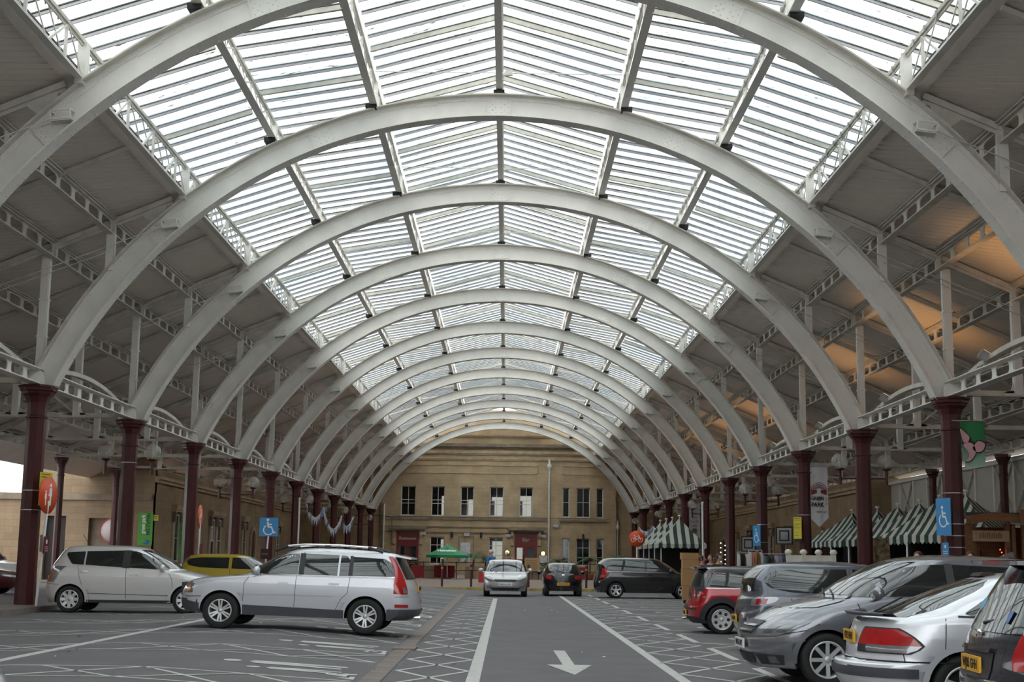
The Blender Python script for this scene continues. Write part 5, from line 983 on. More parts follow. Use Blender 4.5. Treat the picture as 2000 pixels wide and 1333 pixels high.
def disabled(m, r, y=-.012):
    m.lathe((-r*.1, y, r*.62), [(r*.12, 0), (.0005, -.002)], 14, axis='y'); m.bar((-r*.1, y, r*.45), (-r*.06, y, -.0*r), r*.13, .004, up=(0, 1, 0)); m.bar((-r*.08, y, r*.22), (r*.26, y, r*.22), r*.11, .004, up=(0, 1, 0)); m.bar((-r*.06, y, 0), (r*.24, y, 0), r*.13, .004, up=(0, 1, 0)); m.bar((r*.22, y, .02*r), (r*.42, y, -r*.48), r*.12, .004, up=(0, 1, 0)); m.bar((r*.4, y, -r*.5), (r*.6, y, -r*.45), r*.12, .004, up=(0, 1, 0))
    for k in range(15):
        a, b = math.radians(125 + 205*k/15), math.radians(125 + 205*(k + 1)/15); m.bar((-.02*r + r*.42*math.cos(a), y, -r*.25 + r*.42*math.sin(a)), (-.02*r + r*.42*math.cos(b), y, -r*.25 + r*.42*math.sin(b)), r*.09, .004, up=(0, 1, 0))
def blue_sign(label, c, w, h, n, small=None, poleb=None):
    t = thing('disabled_bay_sign', label, 'sign', c, 'blue disabled bay signs', rz=face_rot(*n)); MB().box((0, 0, 0), (w, .015, h)).build('panel', BLUE, t); m = MB(); disabled(m, min(w, h)*.62); m.build('pictogram', WHITE, t)
    if small: s = MB().box((0, 0, 0), small[2:]).build('lower_plate', BLUE, t, loc=(small[0], 0, small[1])); mm = MB(); [mm.box((0, -.012, -.02 - .05*k), (small[2]*.75, .004, .015)) for k in range(4)]; mm.box((0, -.012, .1), (.06, .004, .08)); mm.build('print', WHITE, s)
    if poleb: pole(t, (poleb[0], .03, poleb[1]), (0, .03, -h*.3))
    return t
bs = blue_sign('square blue wheelchair sign on a leaning pole above the yellow hatchback', at_y(525, 1030, 50), .66, .66, (.1, -1), None, (-.14, -2.42))
o = MB().box((-.1, -.02, -.95), (.3, .02, .36)).build('time_plate', INK, bs)
MB().box((-.1, -.032, -.95), (.22, .004, .05)).build('print_line', mat('print_red', (.4, .03, .03), .6), o)
blue_sign('tall blue wheelchair sign on the column beside the timber hut', at_y(1843, 1010, 35.9), .62, .95, (-.951, -.309), (.04, -.86, .26, .012, .4))
blue_sign('blue wheelchair sign seen almost edge-on at a column behind the clothes rails', at_y(1478, 1047, AY(5) - .25), .72, .92, (-.95, -.3), (.02, -.86, .24, .012, .4))
for i, sg, zs in ((2, -1, (3.1, 2.6)), (2, 1, (3.35, 2.55, 2.25, 1.95)), (5, 1, (3.2, 2.4)), (4, 1, (3.35,)), (3, -1, (4.45,))):
    for k_, z in enumerate(zs): o = band(0, 0, 0).build('steel_band', STEEL, loc=(sg*12, AY(i), z)); tag(o, '%s thin steel strap down the %s column from end wall %s' % (ORD[k_], nth(i), SIDE[sg]), 'strap', 'steel sign straps')
# pictured banners
BANW = mat('banner_white', (.62, .62, .64), .7); DKR = mat('banner_red', (.25, .02, .03), .7)
def pennant(label, px0, px1, py0, py1, pyt, Y, m, name='pennant_banner'):
    a = at_y(px0, py0, Y); b = at_y(px1, py0 + 1, Y); h1 = at_y(px0 + 8, py1, Y).z; ht = at_y((px0 + px1)/2, pyt, Y).z; w = b.x - a.x; t = thing(name, label, 'banner', ((a.x + b.x)/2, Y, a.z), 'hanging banners')
    mb = MB(); n = 8; vs = []
    for k in range(n + 1):
        u = k/n; zb = (h1 - a.z) + (ht - h1)*(1 - abs(2*u - 1)); vs += [(-w/2 + w*u, .015*math.sin(u*9), 0), (-w/2 + w*u, .015*math.sin(u*9 + 1), zb)]
    mb.add(vs, [(2*k, 2*k + 1, 2*k + 3, 2*k + 2) for k in range(n)], 0, True); mb.add([(x, y + .008, z) for x, y, z in vs], [(2*k, 2*k + 1, 2*k + 3, 2*k + 2) for k in range(n)], 0, True); mb.build('cloth', m, t); MB().tube((-w/2 - .25, 0, 0), (w/2 + .03, 0, 0), .018, 8).build('banner_arm', STEEL, t); return t, w, a.z - h1
t, w, h = pennant('white pennant banner reading GREEN PARK STATION with an arched-roof emblem', 1580, 1616, 911, 1012, 1030, AY(4) - .1, BANW)
m = MB(); R = w*.42
for rr in (R, R*.72, R*.46):
    for k in range(16): a, b = PI*k/16, PI*(k + 1)/16; m.bar((rr*math.cos(a), -.03, -h*.47 + rr*math.sin(a)), (rr*math.cos(b), -.03, -h*.47 + rr*math.sin(b)), .012, .02, up=(0, 1, 0))
for k in range(1, 8): a = PI*k/8; m.bar((R*.3*math.cos(a), -.03, -h*.47 + R*.3*math.sin(a)), (R*math.cos(a), -.03, -h*.47 + R*math.sin(a)), .01, .014, up=(0, 1, 0))
for q in (-1, 1): m.prism([(q*R*.25, -h*.47), (q*R, -h*.45), (q*R, -h*.56), (q*R*.25, -h*.52)], -.03, -.034, 'y')
m.build('arch_emblem', DKR, t); text('GREEN', .19, INK, t, (-.06, -.035, -h*.63), sx=.82, bold=.006); text('PARK', .22, INK, t, (-.06, -.035, -h*.75), sx=.9, bold=.008); text('STATION', .1, INK, t, (w*.4, -.035, -h*.69), (PI/2, -PI/2, 0), sx=.8); text('ethical', .15, mat('ink_red', (.2, .03, .05), .7), t, (w*.12, -.035, -h*.88), sx=1.)
t, w, h = pennant('grey pennant banner with printed verse and round green emblem by the striped stall', 1345, 1367, 984, 1056, 1071, AY(8) - .1, mat('banner_grey', (.45, .45, .47), .7))
for k, s_ in enumerate(('Fresh', 'Market', 'Farm', 'Over 20', 'stalls', 'here')): text(s_, .2, INK if k < 5 else DKR, t, (0, -.04, -.35 - .27*k), sx=.8)
MB().lathe((0, -.03, -h*.74), [(.16, 0), (.0005, -.004)], 16, axis='y').build('emblem', mat('emblem_green', (.05, .14, .12), .7), t)
a = at_y(1874, 823, 36.0); b = at_y(1923, 823, 36.0); d = at_y(1888, 911, 36.0)
t = thing('hanging_banner', 'green banner with pink rounded shapes outlined in black hung from a column', 'banner', ((a.x + b.x)/2, 36.0, a.z), 'hanging banners'); w = b.x - a.x; h = a.z - d.z
GRB = bpy.data.materials.new('banner_green'); GRB.use_nodes = True; _nt = GRB.node_tree; _tc = _nt.nodes.new('ShaderNodeTexCoord'); _sp = _nt.nodes.new('ShaderNodeSeparateXYZ'); _rp = _nt.nodes.new('ShaderNodeValToRGB'); _nt.links.new(_tc.outputs['Generated'], _sp.inputs[0]); _nt.links.new(_sp.outputs['Z'], _rp.inputs[0]); _rp.color_ramp.elements[0].color = (.32, .5, .38, 1); _rp.color_ramp.elements[1].color = (.02, .17, .06, 1); _rp.color_ramp.elements[1].position = .55; _nt.links.new(_rp.outputs[0], _nt.nodes['Principled BSDF'].inputs['Base Color']); _nt.nodes['Principled BSDF'].inputs['Roughness'].default_value = .7
m = MB(); n = 6; vs = []
for k in range(n + 1): u = k/n; vs += [(-w/2 + w*u, .02*math.sin(u*7), 0), (-w/2 + .1 + (w - .13)*u, .03*math.sin(u*5), -h)]
m.add(vs, [(2*k, 2*k + 1, 2*k + 3, 2*k + 2) for k in range(n)], 0, True); m.build('cloth', GRB, t); MB().tube((-w/2 - .2, 0, .01), (w/2 + .04, 0, .01), .018, 8).build('banner_arm', STEEL, t)
def smoothpts_closed(P, n=5):
    out = []; L = len(P)
    for i in range(L):
        p0, p1, p2, p3 = P[i - 1], P[i], P[(i + 1) % L], P[(i + 2) % L]
        for k in range(n): t_ = k/n; out.append(tuple(.5*((2*p1[j]) + (-p0[j] + p2[j])*t_ + (2*p0[j] - 5*p1[j] + 4*p2[j] - p3[j])*t_*t_ + (-p0[j] + 3*p1[j] - 3*p2[j] + p3[j])*t_**3) for j in (0, 1)))
    return out
PINK = mat('banner_pink', (.62, .34, .36), .7)
for P_ in ([(-.33, -.2), (-.2, -.3), (-.1, -.42), (-.14, -.55), (-.24, -.58), (-.3, -.42)], [(.02, -.62), (.14, -.52), (.3, -.6), (.22, -.78), (.06, -.8), (-.02, -.72)], [(-.26, -.62), (-.1, -.56), (.03, -.66), (.04, -.86), (-.08, -1.02), (-.2, -1.05), (-.12, -.85)]):
    cc = (sum(p[0] for p in P_)/6, sum(p[1] for p in P_)/6)
    for q, mm, yy in ((1.2, INK, -.035), (1., PINK, -.04)): MB().prism([(cc[0] + (x - cc[0])*q, cc[1] + (z - cc[1])*q) for x, z in smoothpts_closed(P_)], yy, yy - .003, 'y').build('printed_shape', mm, t)
# boards on the bicycle-shop walls
GRN = mat('board_green', (.09, .36, .04), .55)
t = thing('bike_station_board', 'upright green board lettered green park bike station on the aisle wall', 'sign', at_y(284, 1034, YC - .08)); MB().box((0, 0, 0), (.76, .05, 1.7)).build('board', GRN, t); text('green park', .3, WHITE, t, (-.12, -.03, .25), (PI/2, -PI/2, 0), sx=.75, bold=.008); text('BIKE STATION', .26, INK, t, (.16, -.03, .25), (PI/2, -PI/2, 0), sx=.68, bold=.006); MB().prism([(-.2, -.75), (.2, -.8), (.28, -.6), (0, -.55), (.1, -.7)], -.03, -.034, 'y').build('printed_rider', mat('print_blue', (.03, .12, .4), .6), t)
p = at_x(352, 1040, XL + .1); t = thing('bike_centre_board', 'tall green board lettered bike centre on the long side wall', 'sign', p, rz=PI/2); MB().box((0, 0, 0), (.9, .05, 3.0)).build('board', GRN, t); text('bike centre', .42, INK, t, (0, -.03, .1), (PI/2, -PI/2, 0), sx=.8, bold=.006)
notice('wall_notice', 'yellow notice next to the green bike station board', at_y(301, 1012, YC - .05), .45, .3, (0, -1), YEL, [(.2, .8, .08), (-.1, .7, .08)])
for px, py, Xw, n, lb in ((414, 1040, XL + .08, (1, 0), 'white printed notice on the bicycle-shop side wall'), (1606, 1050, XR - .08, (-1, 0), 'white notice with red heading on the market side wall beside the pennant')):
    t = notice('wall_notice', lb, at_x(px, py, Xw), .6, 1.2, n, WHITE, [(.2 - .1*k, .8, .04) for k in range(6)]); MB().box((0, -.008, .5), (.6, .004, .2)).build('heading', DKR, t)
for px, py, q in ((1532, 1047, 1.), (1462, 1063, 1.)):
    t = notice('framed_sign', 'square hanging sign of nested black frames beside %s' % ('the yellow notice' if px > 1500 else 'the clothes rails'), at_x(px, py, XR - .75), 1.15, 1.15, (-.55, -.83), INK, []); MB().bar((0, .02, .62), (.95, .55, .62), .04, .04).bar((0, .02, .5), (0, .02, .64), .04, .04).build('wall_bracket', DARKM, t); MB().box((0, -.01, 0), (1.0, .01, 1.0)).build('inner_panel', GREYM, t); MB().box((0, -.018, 0), (.7, .01, .7)).build('inner_frame', INK, t); MB().box((0, -.026, 0), (.52, .01, .52)).build('centre_panel', GREYM, t)
# globe lamps on alternate columns
GLB = bpy.data.materials.new('globe_glass'); GLB.use_nodes = True; _nt = GLB.node_tree; _b = _nt.nodes['Principled BSDF']; _b.inputs['Base Color'].default_value = (.5, .48, .42, 1); _b.inputs['Roughness'].default_value = .08; _t = _nt.nodes.new('ShaderNodeBsdfTransparent'); _x = _nt.nodes.new('ShaderNodeMixShader'); _x.inputs[0].default_value = .38; _nt.links.new(_t.outputs[0], _x.inputs[1]); _nt.links.new(_b.outputs[0], _x.inputs[2]); _nt.links.new(_x.outputs[0], _nt.nodes['Material Output'].inputs[0])
gme = MB().sphere((0, 0, 0), .275, 24, 14).mesh('globe', GLB); gar = {}
for q in (-1, 1): gar[q] = MB().bar((q*.2, 0, -.55), (q*.76, 0, -.55), .06, .05).tube((q*.76, 0, -.75), (q*.76, 0, -.3), .05, 8).lathe((q*.76, 0, -.3), [(.05, 0), (.15, .04), (.15, .07), (.1, .09)], 12).mesh('bracket', MAROON)
blb = MB().lathe((0, 0, -.2), [(.03, 0), (.04, .12), (.02, .2), (.001, .22)], 8).mesh('bulb', mat('bulb', (.7, .65, .5), .3))
for i in (1, 3, 5, 7, 9, 11):
    for sg in (-1, 1):
        for q in (-1, 1):
            t = thing('globe_lamp', '%s globe lamp on the %s column from the end wall %s' % ('lane-facing' if q*sg < 0 else 'aisle-facing', nth(i), SIDE[sg]), 'lamp', (sg*12, AY(i), 4.8), 'globe lamps'); link('bracket', gar[q], t); link('globe', gme, t, loc=(q*.76, 0, 0)); link('bulb', blb, t, loc=(q*.76, 0, 0))
# uplighter floodlights on the arcade beam, warm light on the boarded roof (market side)
flm = MB().box((0, 0, 0), (.24, .16, .22)).mesh('housing', GREYM); flg = MB().box((0, 0, .115), (.2, .13, .01)).mesh('lens', mat('flood_lens', (.8, .7, .5), .3, emit=(1, .62, .25), estr=1.5)); fls = MB().bar((0, 0, -.32), (0, 0, -.1), .05, .05).bar((-.2, 0, -.3), (.2, 0, -.3), .12, .04).mesh('stirrup', GREYM)
for i in range(1, 10):
    t = thing('floodlight', 'grey uplighter on the arcade beam short of the %s arch from end wall, market-stall side' % nth(i), 'floodlight', (12.05, AY(i) - 2.6, 6.6), 'uplighters'); h = link('housing', flm, t); h.rotation_euler = (0, .55, 0); g = link('lens', flg, h); link('stirrup', fls, t)
    if i in (1, 2, 3, 4, 6, 7, 8):
        L = bpy.data.lights.new('flood_beam', 'SPOT'); L.energy = 115 if i < 4 else 85; L.color = (1, .50, .16); L.spot_size = 1.9; L.spot_blend = .8; L.shadow_soft_size = .1; lo_ = bpy.data.objects.new('flood_beam', L); COL.objects.link(lo_); lo_.parent = t; lo_.location = (.12, 0, .2); lo_.rotation_euler = (PI, .45, 0)
# kerb island at the first column
isl = thing('kerb_island', 'grey concrete kerb island round the foot of the column', 'kerb', (-13.2, 34.9, .04)); MB().prism([(-3, -2.6), (1.75, -2.6), (2.02, -2.3), (2.02, 1.6), (1.75, 1.9), (-3, 1.9)], -.02, .14, 'z').build('kerb_top', CONC, isl)
for k in range(5): MB().b2((-3 + k*.96, -2.72, -.02), (-3 + k*.96 + .94, -2.58, .15)).build('kerb_stone', mat('kerb_grey', (.27, .25, .24), .9, noise=.25), isl)
# ================================================================= market stalls, terrace, people
STG = mat('stripe_green', (.025, .06, .045), .8); STW = mat('stripe_white', (.55, .54, .50), .8); CLOTHD = mat('dark_cloth', (.015, .014, .016), .9)
def canopy(w, d, z0, z1, nst):      # striped pyramid canopy with scalloped valance
    m = MB(); hw, hd = w/2, d/2
    for (a, b) in (((-hw, -hd), (hw, -hd)), ((hw, -hd), (hw, hd)), ((hw, hd), (-hw, hd)), ((-hw, hd), (-hw, -hd))):
        for k in range(nst):
            p = [a[0] + (b[0] - a[0])*q/nst for q in (k, k + 1)]; r = [a[1] + (b[1] - a[1])*q/nst for q in (k, k + 1)]
            def inn(u):    # stripes run parallel down the slope: clip on the hips
                t = 1 - abs(2*u - 1); return t
            t0, t1 = inn(k/nst), inn((k + 1)/nst); zz = lambda t: z0 + (z1 - z0)*(.75*t + .25*t*t)
            q0 = (p[0]*(1 - t0) + p[0]*0*t0, r[0]) if False else None
            def up_(x, y, t):
                if abs(a[1] - b[1]) < 1e-6: return (x, y*(1 - t), zz(t))
                return (x*(1 - t), y, zz(t))
            vs = [(p[0], r[0], z0), (p[1], r[1], z0)]; N = 4
            for j in range(1, N + 1): vs += [up_(p[0], r[0], t0*j/N), up_(p[1], r[1], t1*j/N)]
            m.add(vs, [(2*j, 2*j + 1, 2*j + 3, 2*j + 2) for j in range(N)], k % 2)
            m.add([(p[0], r[0], z0), (p[1], r[1], z0), (p[1], r[1], z0 - .2), ((p[0] + p[1])/2, (r[0] + r[1])/2, z0 - .27), (p[0], r[0], z0 - .2)], [(0, 1, 2, 3, 4)], k % 2)
    return m.mesh('striped_canopy', [STG, STW])
can = canopy(2.9, 3.1, 2.4, 3.72, 22); can2 = canopy(2.7, 2.6, 2.35, 3.85, 12)
stp = MB().bar((0, 0, 0), (0, 0, 2.5), .05, .05).mesh('post', WHITEP)
def stall(x, y, rz, label, cm_, hw=1.4, z=0.):
    t = thing('market_stall', label, 'stall', (x, y, z), 'striped market stalls', rz=rz); link('striped_canopy', cm_, t); ph = 3.72 if cm_ is can else 3.85
    for a in (-1, 1):
        for b in (-1, 1): link('post', stp, t, loc=(a*(hw - .1), b*(hw - .1), 0))
    MB().box((0, .2, .42), (2.3, 1.6, .84)).build('draped_counter', CLOTHD, t); MB().box((0, hw - .12, 1.25), (2.5, .06, 2.4)).build('back_sheet', CLOTHD, t); MB().tube((0, 0, 2.5), (0, 0, ph + .08), .03, 6).lathe((0, 0, ph + .06), [(.02, 0), (.1, .03), (.08, .08), (.001, .1)], 8).build('centre_pole', WHITEP, t); return t
for k, (xs_, y) in enumerate(((15.55, 61.4), (15.75, 58), (15.65, 54.6), (15.5, 51.2), (15.2, 47.8), (14.9, 44.2))):
    t = stall(xs_, y, .55 + .05*k, 'green-and-white striped stall, %s from the timber hut in the aisle row' % ORD[5 - k], can, 1.45)
for k, y in enumerate((80, 83.5, 86.6, 90)): stall(10.25, y, .0, 'green-and-white striped stall beyond the cardboard boxes, %s of its row from the boxes' % ORD[k], can2, 1.3, z=.12)
for k, (x, y, z0_, h, cc) in enumerate(((14.4, 60, 1.0, 1.3, (.06, .02, .02)), (14.5, 56.7, .5, 1.9, (.02, .02, .03)), (14.4, 53.2, .5, 1.9, (.12, .12, .13)), (14.3, 49.8, .5, 1.9, (.025, .02, .02)))):
    o = MB(); n = 10; vs = []
    for j in range(n + 1): u = j/n; vs += [(-.6 + 1.2*u, .05*math.sin(u*20), z0_ - .5), (-.55 + 1.1*u, .04*math.sin(u*20), z0_ + h - .1)]
    o.add(vs, [(2*j, 2*j + 1, 2*j + 3, 2*j + 2) for j in range(n)], 0, True); o = o.build('hanging_cloth', mat('cloth_%d' % k, cc, .9), loc=(x, y, 0)); tag(o, 'long dark cloth hung at the front of the %s stall back from the hut' % ORD[4 - k], 'cloth', 'hanging stall cloths')
o = MB(); n = 12; vs = []
for j in range(n + 1): u = j/n; vs += [(-.42 + .84*u, .06*math.sin(u*16), .5), (-.36 + .72*u, .05*math.sin(u*16), 2.35)]
o.add(vs, [(2*j, 2*j + 1, 2*j + 3, 2*j + 2) for j in range(n)], 0, True); p = at_y(1716, 1075, 46.6); o = o.build('patterned_dress', mat('leaf_print', (.42, .33, .2), .9, col2=(.06, .04, .02), nscale=7), loc=(p.x, 46.6, 0)); tag(o, 'tan and brown patterned dress hanging beside the column', 'dress')
# timber hut
WOOD = mat('hut_timber', (.20, .085, .032), .6, noise=.25, nscale=3, stretch=(1, 1, 9)); WOODL = mat('hut_sign_board', (.42, .27, .15), .6, noise=.12)
hx0 = at_y(1880, 1050, 39).x; hut = thing('timber_hut', 'brown timber market hut with open front and red fairy lights', 'hut', (hx0, 39, 0))
pk1 = MB().b2((0, 0, 0), (.3, .1, .195)).mesh('plank', WOOD); pk2 = MB().b2((0, 0, 0), (3.2, .1, .195)).mesh('plank', WOOD)
for k in range(13): link('plank', pk1, hut, loc=(0, 0, .04 + .2*k)); link('plank', pk2, hut, loc=(1.62, -.1, .04 + .2*k))
for x in (.24, 1.2, 1.36): MB().b2((x, -.06, 0), (x + .1, .1, 2.65)).build('corner_post', WOOD, hut)
MB().b2((0, 1.9, 0), (4.6, 2.0, 2.6)).build('back_boards', WOOD, hut); MB().b2((-.02, -.4, 2.84), (4.8, 2.2, 2.95)).build('roof_deck', DARKM, hut); MB().prism([(-.03, 2.62), (.75, 2.72), (1.45, 2.68), (1.45, 2.9), (.75, 2.96), (-.03, 2.84)], -.48, -.42, 'y').build('fascia', WOOD, hut); MB().b2((1.42, -.62, 2.68), (4.8, -.55, 3.04)).build('fascia', WOOD, hut)
sb = MB().b2((.26, -.12, 2.16), (1.26, -.07, 2.46)).build('sign_board', WOODL, hut); m = MB()
for k in range(13): m.b2((.44 + .05*k, -.126, 2.24), (.465 + .05*k, -.12, 2.37 + .02*(k % 3)))
m.build('worn_lettering', mat('worn_ink', (.16, .1, .06), .8), sb); MB().b2((.34, .2, 0), (1.2, .3, .95)).build('counter', WOOD, hut); MB().prism([(.48, .95), (.62, 2.0), (.78, .95)], .4, .45, 'y').build('dark_drape', CLOTHD, hut); MB().b2((.85, 1.5, 1.3), (1.05, 1.52, 1.65)).build('picture', WHITEP, hut)
fl = mat('fairy_red', (.6, .05, .02), .4, emit=(1, .08, .02), estr=6.)
for k in range(9): MB().sphere((1.08 + random.uniform(-.1, .1), -.02, 1.3 + .08*k), .018, 6, 4).build('fairy_light', fl, hut)
# white hoarding with ball finials
a, b = at_y(1540, 1080, 40), at_y(1628, 1080, 40); t = thing('sales_hoarding', 'cream panelled hoarding with rounded finials behind the dark grey car', 'hoarding', (a.x, 40, 0)); w = b.x - a.x
MB().b2((0, -.03, .3), (w, .03, 1.72)).build('board', mat('hoarding_cream', (.66, .62, .52), .6), t)
for k in range(3): MB().b2((.1 + k*w/3, -.045, .4), (w/3 - .1 + k*w/3, -.03, 1.6)).build('panel', mat('hoarding_panel', (.62, .66, .72), .5), t)
for k in range(4): MB().b2((k*w/3 - .06, -.05, 0), (k*w/3 + .06, .05, 1.76)).lathe((k*w/3, 0, 1.76), [(.1, 0), (.11, .05), (.07, .11), (.001, .13)], 12).build('finial_post', MATS['hoarding_cream'], t)
# clothes rails
cols = [(.6, .6, .6), (.02, .02, .025), (.02, .02, .02), (.62, .6, .58), (.3, .02, .02), (.55, .5, .45), (.5, .2, .2), (.45, .3, .1), (.25, .08, .02), (.2, .03, .05), (.08, .12, .11), (.02, .02, .02), (.03, .03, .03), (.35, .35, .45), (.25, .2, .3), (.05, .06, .12)]
def rail(px0, px1, Y, ztop, cs, label):
    a, b = at_y(px0, 1080, Y).x, at_y(px1, 1080, Y).x; t = thing('clothes_rail', label, 'clothes rail', (a, Y, 0), 'clothes rails'); L = b - a
    MB().tube((0, 0, ztop), (L, 0, ztop), .018, 6).tube((0, 0, 0), (0, 0, ztop), .018, 6).tube((L, 0, 0), (L, 0, ztop), .018, 6).bar((0, -.25, .03), (0, .25, .03), .04, .04).bar((L, -.25, .03), (L, .25, .03), .04, .04).build('rail_frame', STEEL, t)
    for k, cc in enumerate(cs):
        x = L*(k + .5)/len(cs); wd = L/len(cs)*.62; g = MB(); g.prism([(x - wd*.2, ztop - .06), (x + wd*.2, ztop - .06), (x + wd*.6, ztop - .2), (x + wd*.55, ztop - .95), (x - wd*.55, ztop - .9), (x - wd*.6, ztop - .2)], -.2 + .05*(k % 3), .18, 'y'); o = g.build('garment', mat('garment_%d' % (hash(cc) % 9999), cc, .9), loc=(a, Y, 0)); tag(o, 'garment hanging %s along the rail %s' % (ORD[k], label[label.index('beside'):]), 'garment', 'garments on the rails')
rail(1440, 1466, 50, 1.85, cols[:5], 'clothes rail of dark and white garments beside the maroon column'); rail(1462, 1488, 47.5, 1.9, cols[5:10], 'clothes rail of red and tan garments beside the blue wheelchair sign'); rail(1490, 1535, 46, 1.78, cols[10:], 'clothes rail of black and lilac garments beside the cream hoarding')
# cardboard boxes on a hand truck
CARD = mat('cardboard', (.42, .23, .10), .8, noise=.08); q = at_y(1331, 1100, 50.5).x
tr = thing('hand_truck', 'black hand truck carrying the tall cardboard cartons', 'hand truck', (q + .2, 50.5, 0)); MB().tube((0, .3, .12), (-.05, .34, 1.3), .02, 6).tube((.4, .3, .12), (.38, .34, 1.3), .02, 6).bar((-.02, .32, .7), (.4, .32, .7), .03, .03).b2((-.02, -.12, .1), (.42, .3, .13)).build('frame', DARKM, tr)
for x in (-.06, .46): MB().lathe((x, .36, .12), [(.12, -.03), (.12, .03)], 14, axis='x').build('wheel', TYRE, tr)
for k, (z, h, dx) in enumerate(((.135, .52, .02), (.66, .58, .0), (1.245, .32, .02), (1.57, .24, -.02))): o = MB().box((0, 0, h/2), (.6, .42, h)).b2((-.3, -.215, h - .012), (.3, -.21, h)).build('carton', CARD, loc=(q + .31 + dx, 50.55, z)); o.rotation_euler = (0, 0, .03*(k - 1)); tag(o, 'brown cardboard carton, %s up in the hand-truck stack' % ORD[k], 'carton', 'stacked cartons')
# striped bunting
def bunting(P, label, cc):
    t = thing('bunting', label, 'bunting', P[0]); b = Vector(P[0]); MB().poly([Vector(p) - b for p in P], .012, 4).build('string', WHITEP, t); m = MB()
    for p, q_ in zip(P, P[1:]):
        p, q_ = Vector(p) - b, Vector(q_) - b; n = max(2, int((q_ - p).length/.22))
        for k in range(n): u = p + (q_ - p)*(k + .5)/n; m.add([u + Vector((-.06, 0, 0)), u + Vector((.06, 0, 0)), u + Vector((random.uniform(-.08, .08), random.uniform(-.1, .1), -random.uniform(.35, .6)))], [(0, 1, 2)], random.choice((0, 0, 1)))
    m.build('flags', cc, t, 'stuff')
def cat3(a, b, sag, n=9): a, b = Vector(a), Vector(b); return [tuple(a + (b - a)*k/n - Vector((0, 0, sag*(1 - (2*k/n - 1)**2)))) for k in range(n + 1)]
cc = [mat('flag_white', (.6, .62, .66), .7), mat('flag_blue', (.2, .3, .5), .7)]
bunting(cat3(at_y(598, 985, 85), at_y(632, 992, 85), .7) + cat3(at_y(632, 992, 86), at_y(668, 1006, 88), 1.1), 'sagging string of white flags between the far columns on the bicycle-shop side', cc); bunting(cat3(at_y(670, 1022, 90), at_y(690, 1010, 96), .4), 'short string of white flags near the Restaurant corner', cc); bunting(cat3(at_y(1248, 1030, 95), at_y(1275, 1028, 93), .35) + cat3(at_y(1275, 1028, 93), at_y(1292, 1026, 91), .25), 'string of white flags between stall and bicycle sign', cc)
def post(px, py0, Y, r, label): a = at_y(px, py0, Y); t = thing('white_post', label, 'post', (a.x, Y, .12 if Y > 68 else gz(a.x))); MB().tube((0, 0, 0), (0, 0, a.z - t.location.z), r, 8).build('post_tube', WHITEP, t); MB().sphere((0, 0, a.z - t.location.z), r*1.4, 8, 6).build('cap', WHITEP, t)
post(585, 975, AY(7) - 1, .05, 'tall thin white post before the bicycle-side columns'); post(1372, 983, 72, .05, 'tall thin white post beside the grey pennant banner')
# ---- restaurant terrace
GRU = mat('parasol_green', (.012, .20, .07), .7); YT = 96.
c = at_y(874, 1085, YT); t = thing('parasol', 'green terrace parasol lettered Heineken before the restaurant', 'parasol', (c.x, YT, .12)); zc = c.z - .12; m = MB(); n = 8; R = 1.55; vs = [(0, 0, zc + .72)]
for k in range(n): a = 2*PI*(k + .5)/n; vs.append((R*math.cos(a), R*math.sin(a), zc))
m.add(vs, [(0, 1 + k, 1 + (k + 1) % n) for k in range(n)])
for k in range(n): a, b = vs[1 + k], vs[1 + (k + 1) % n]; m.add([a, b, (b[0], b[1], b[2] - .18), (a[0], a[1], a[2] - .18)], [(0, 1, 2, 3)])
m.build('canopy', GRU, t); MB().tube((0, 0, 0), (0, 0, zc + .75), .03, 8).build('pole', WHITEP, t); MB().lathe((0, 0, 0), [(.3, 0), (.3, .06), (.05, .1)], 14).build('base', DARKM, t); text('Heineken', .3, WHITE, t, (0, -1.12, zc + .3), (PI/2 - .95, 0, 0), sx=1.1, bold=.008); MB().lathe((0, 0, 0), [(.09, 0), (.0005, .01)], 5, axis='z').build('star', DKR, t, loc=(0, -.55, zc + .5)).rotation_euler = (.45, 0, 0)
RAILM = mat('rail_brown', (.07, .02, .018), .5); YR = 97.5
rl = thing('terrace_railing', 'dark red-brown railing along the front of the restaurant terrace', 'railing', (0, YR, .12))
x0, x1 = at_y(795, 1110, YR).x, at_y(1180, 1110, YR).x
for z in (1.1, .55): MB().bar((x0, 0, z), (x1, 0, z), .05, .05).build('rail', RAILM, rl)
for k in range(13): MB().bar((x0 + (x1 - x0)*k/12, 0, 0), (x0 + (x1 - x0)*k/12, 0, 1.15), .07, .07).build('rail_post', RAILM, rl)
for px, lb in ((863, 'before the red terrace screens'), (920, 'beside the red bag'), (1032, 'between the silver and black cars'), (1145, 'beside the black people carrier')): x = at_y(px, 1140, 70).x; t = thing('bollard', 'dark red-brown bollard with pale band, %s' % lb, 'bollard', (x, 70, .12), 'bollards'); MB().tube((0, 0, 0), (0, 0, 1.1 if px != 863 else 1.35), .06, 10).build('post_body', RAILM, t); MB().tube((0, 0, .85), (0, 0, .95), .064, 10).build('band', mat('band_tan', (.4, .25, .1), .6), t)
for px0, px1, lb in ((803, 828, 'beside the Restaurant door'), (848, 888, 'under the parasol'), (1130, 1146, 'behind the black city car')): a, b = at_y(px0, 1120, YR - .2).x, at_y(px1, 1120, YR - .2).x; o = MB().b2((a, YR - .22, .16), (b, YR - .18, 1.0)).build('windbreak', mat('windbreak_red', (.28, .012, .02), .7)); tag(o, 'plain red canvas windbreak panel %s' % lb, 'windbreak', 'red windbreaks')
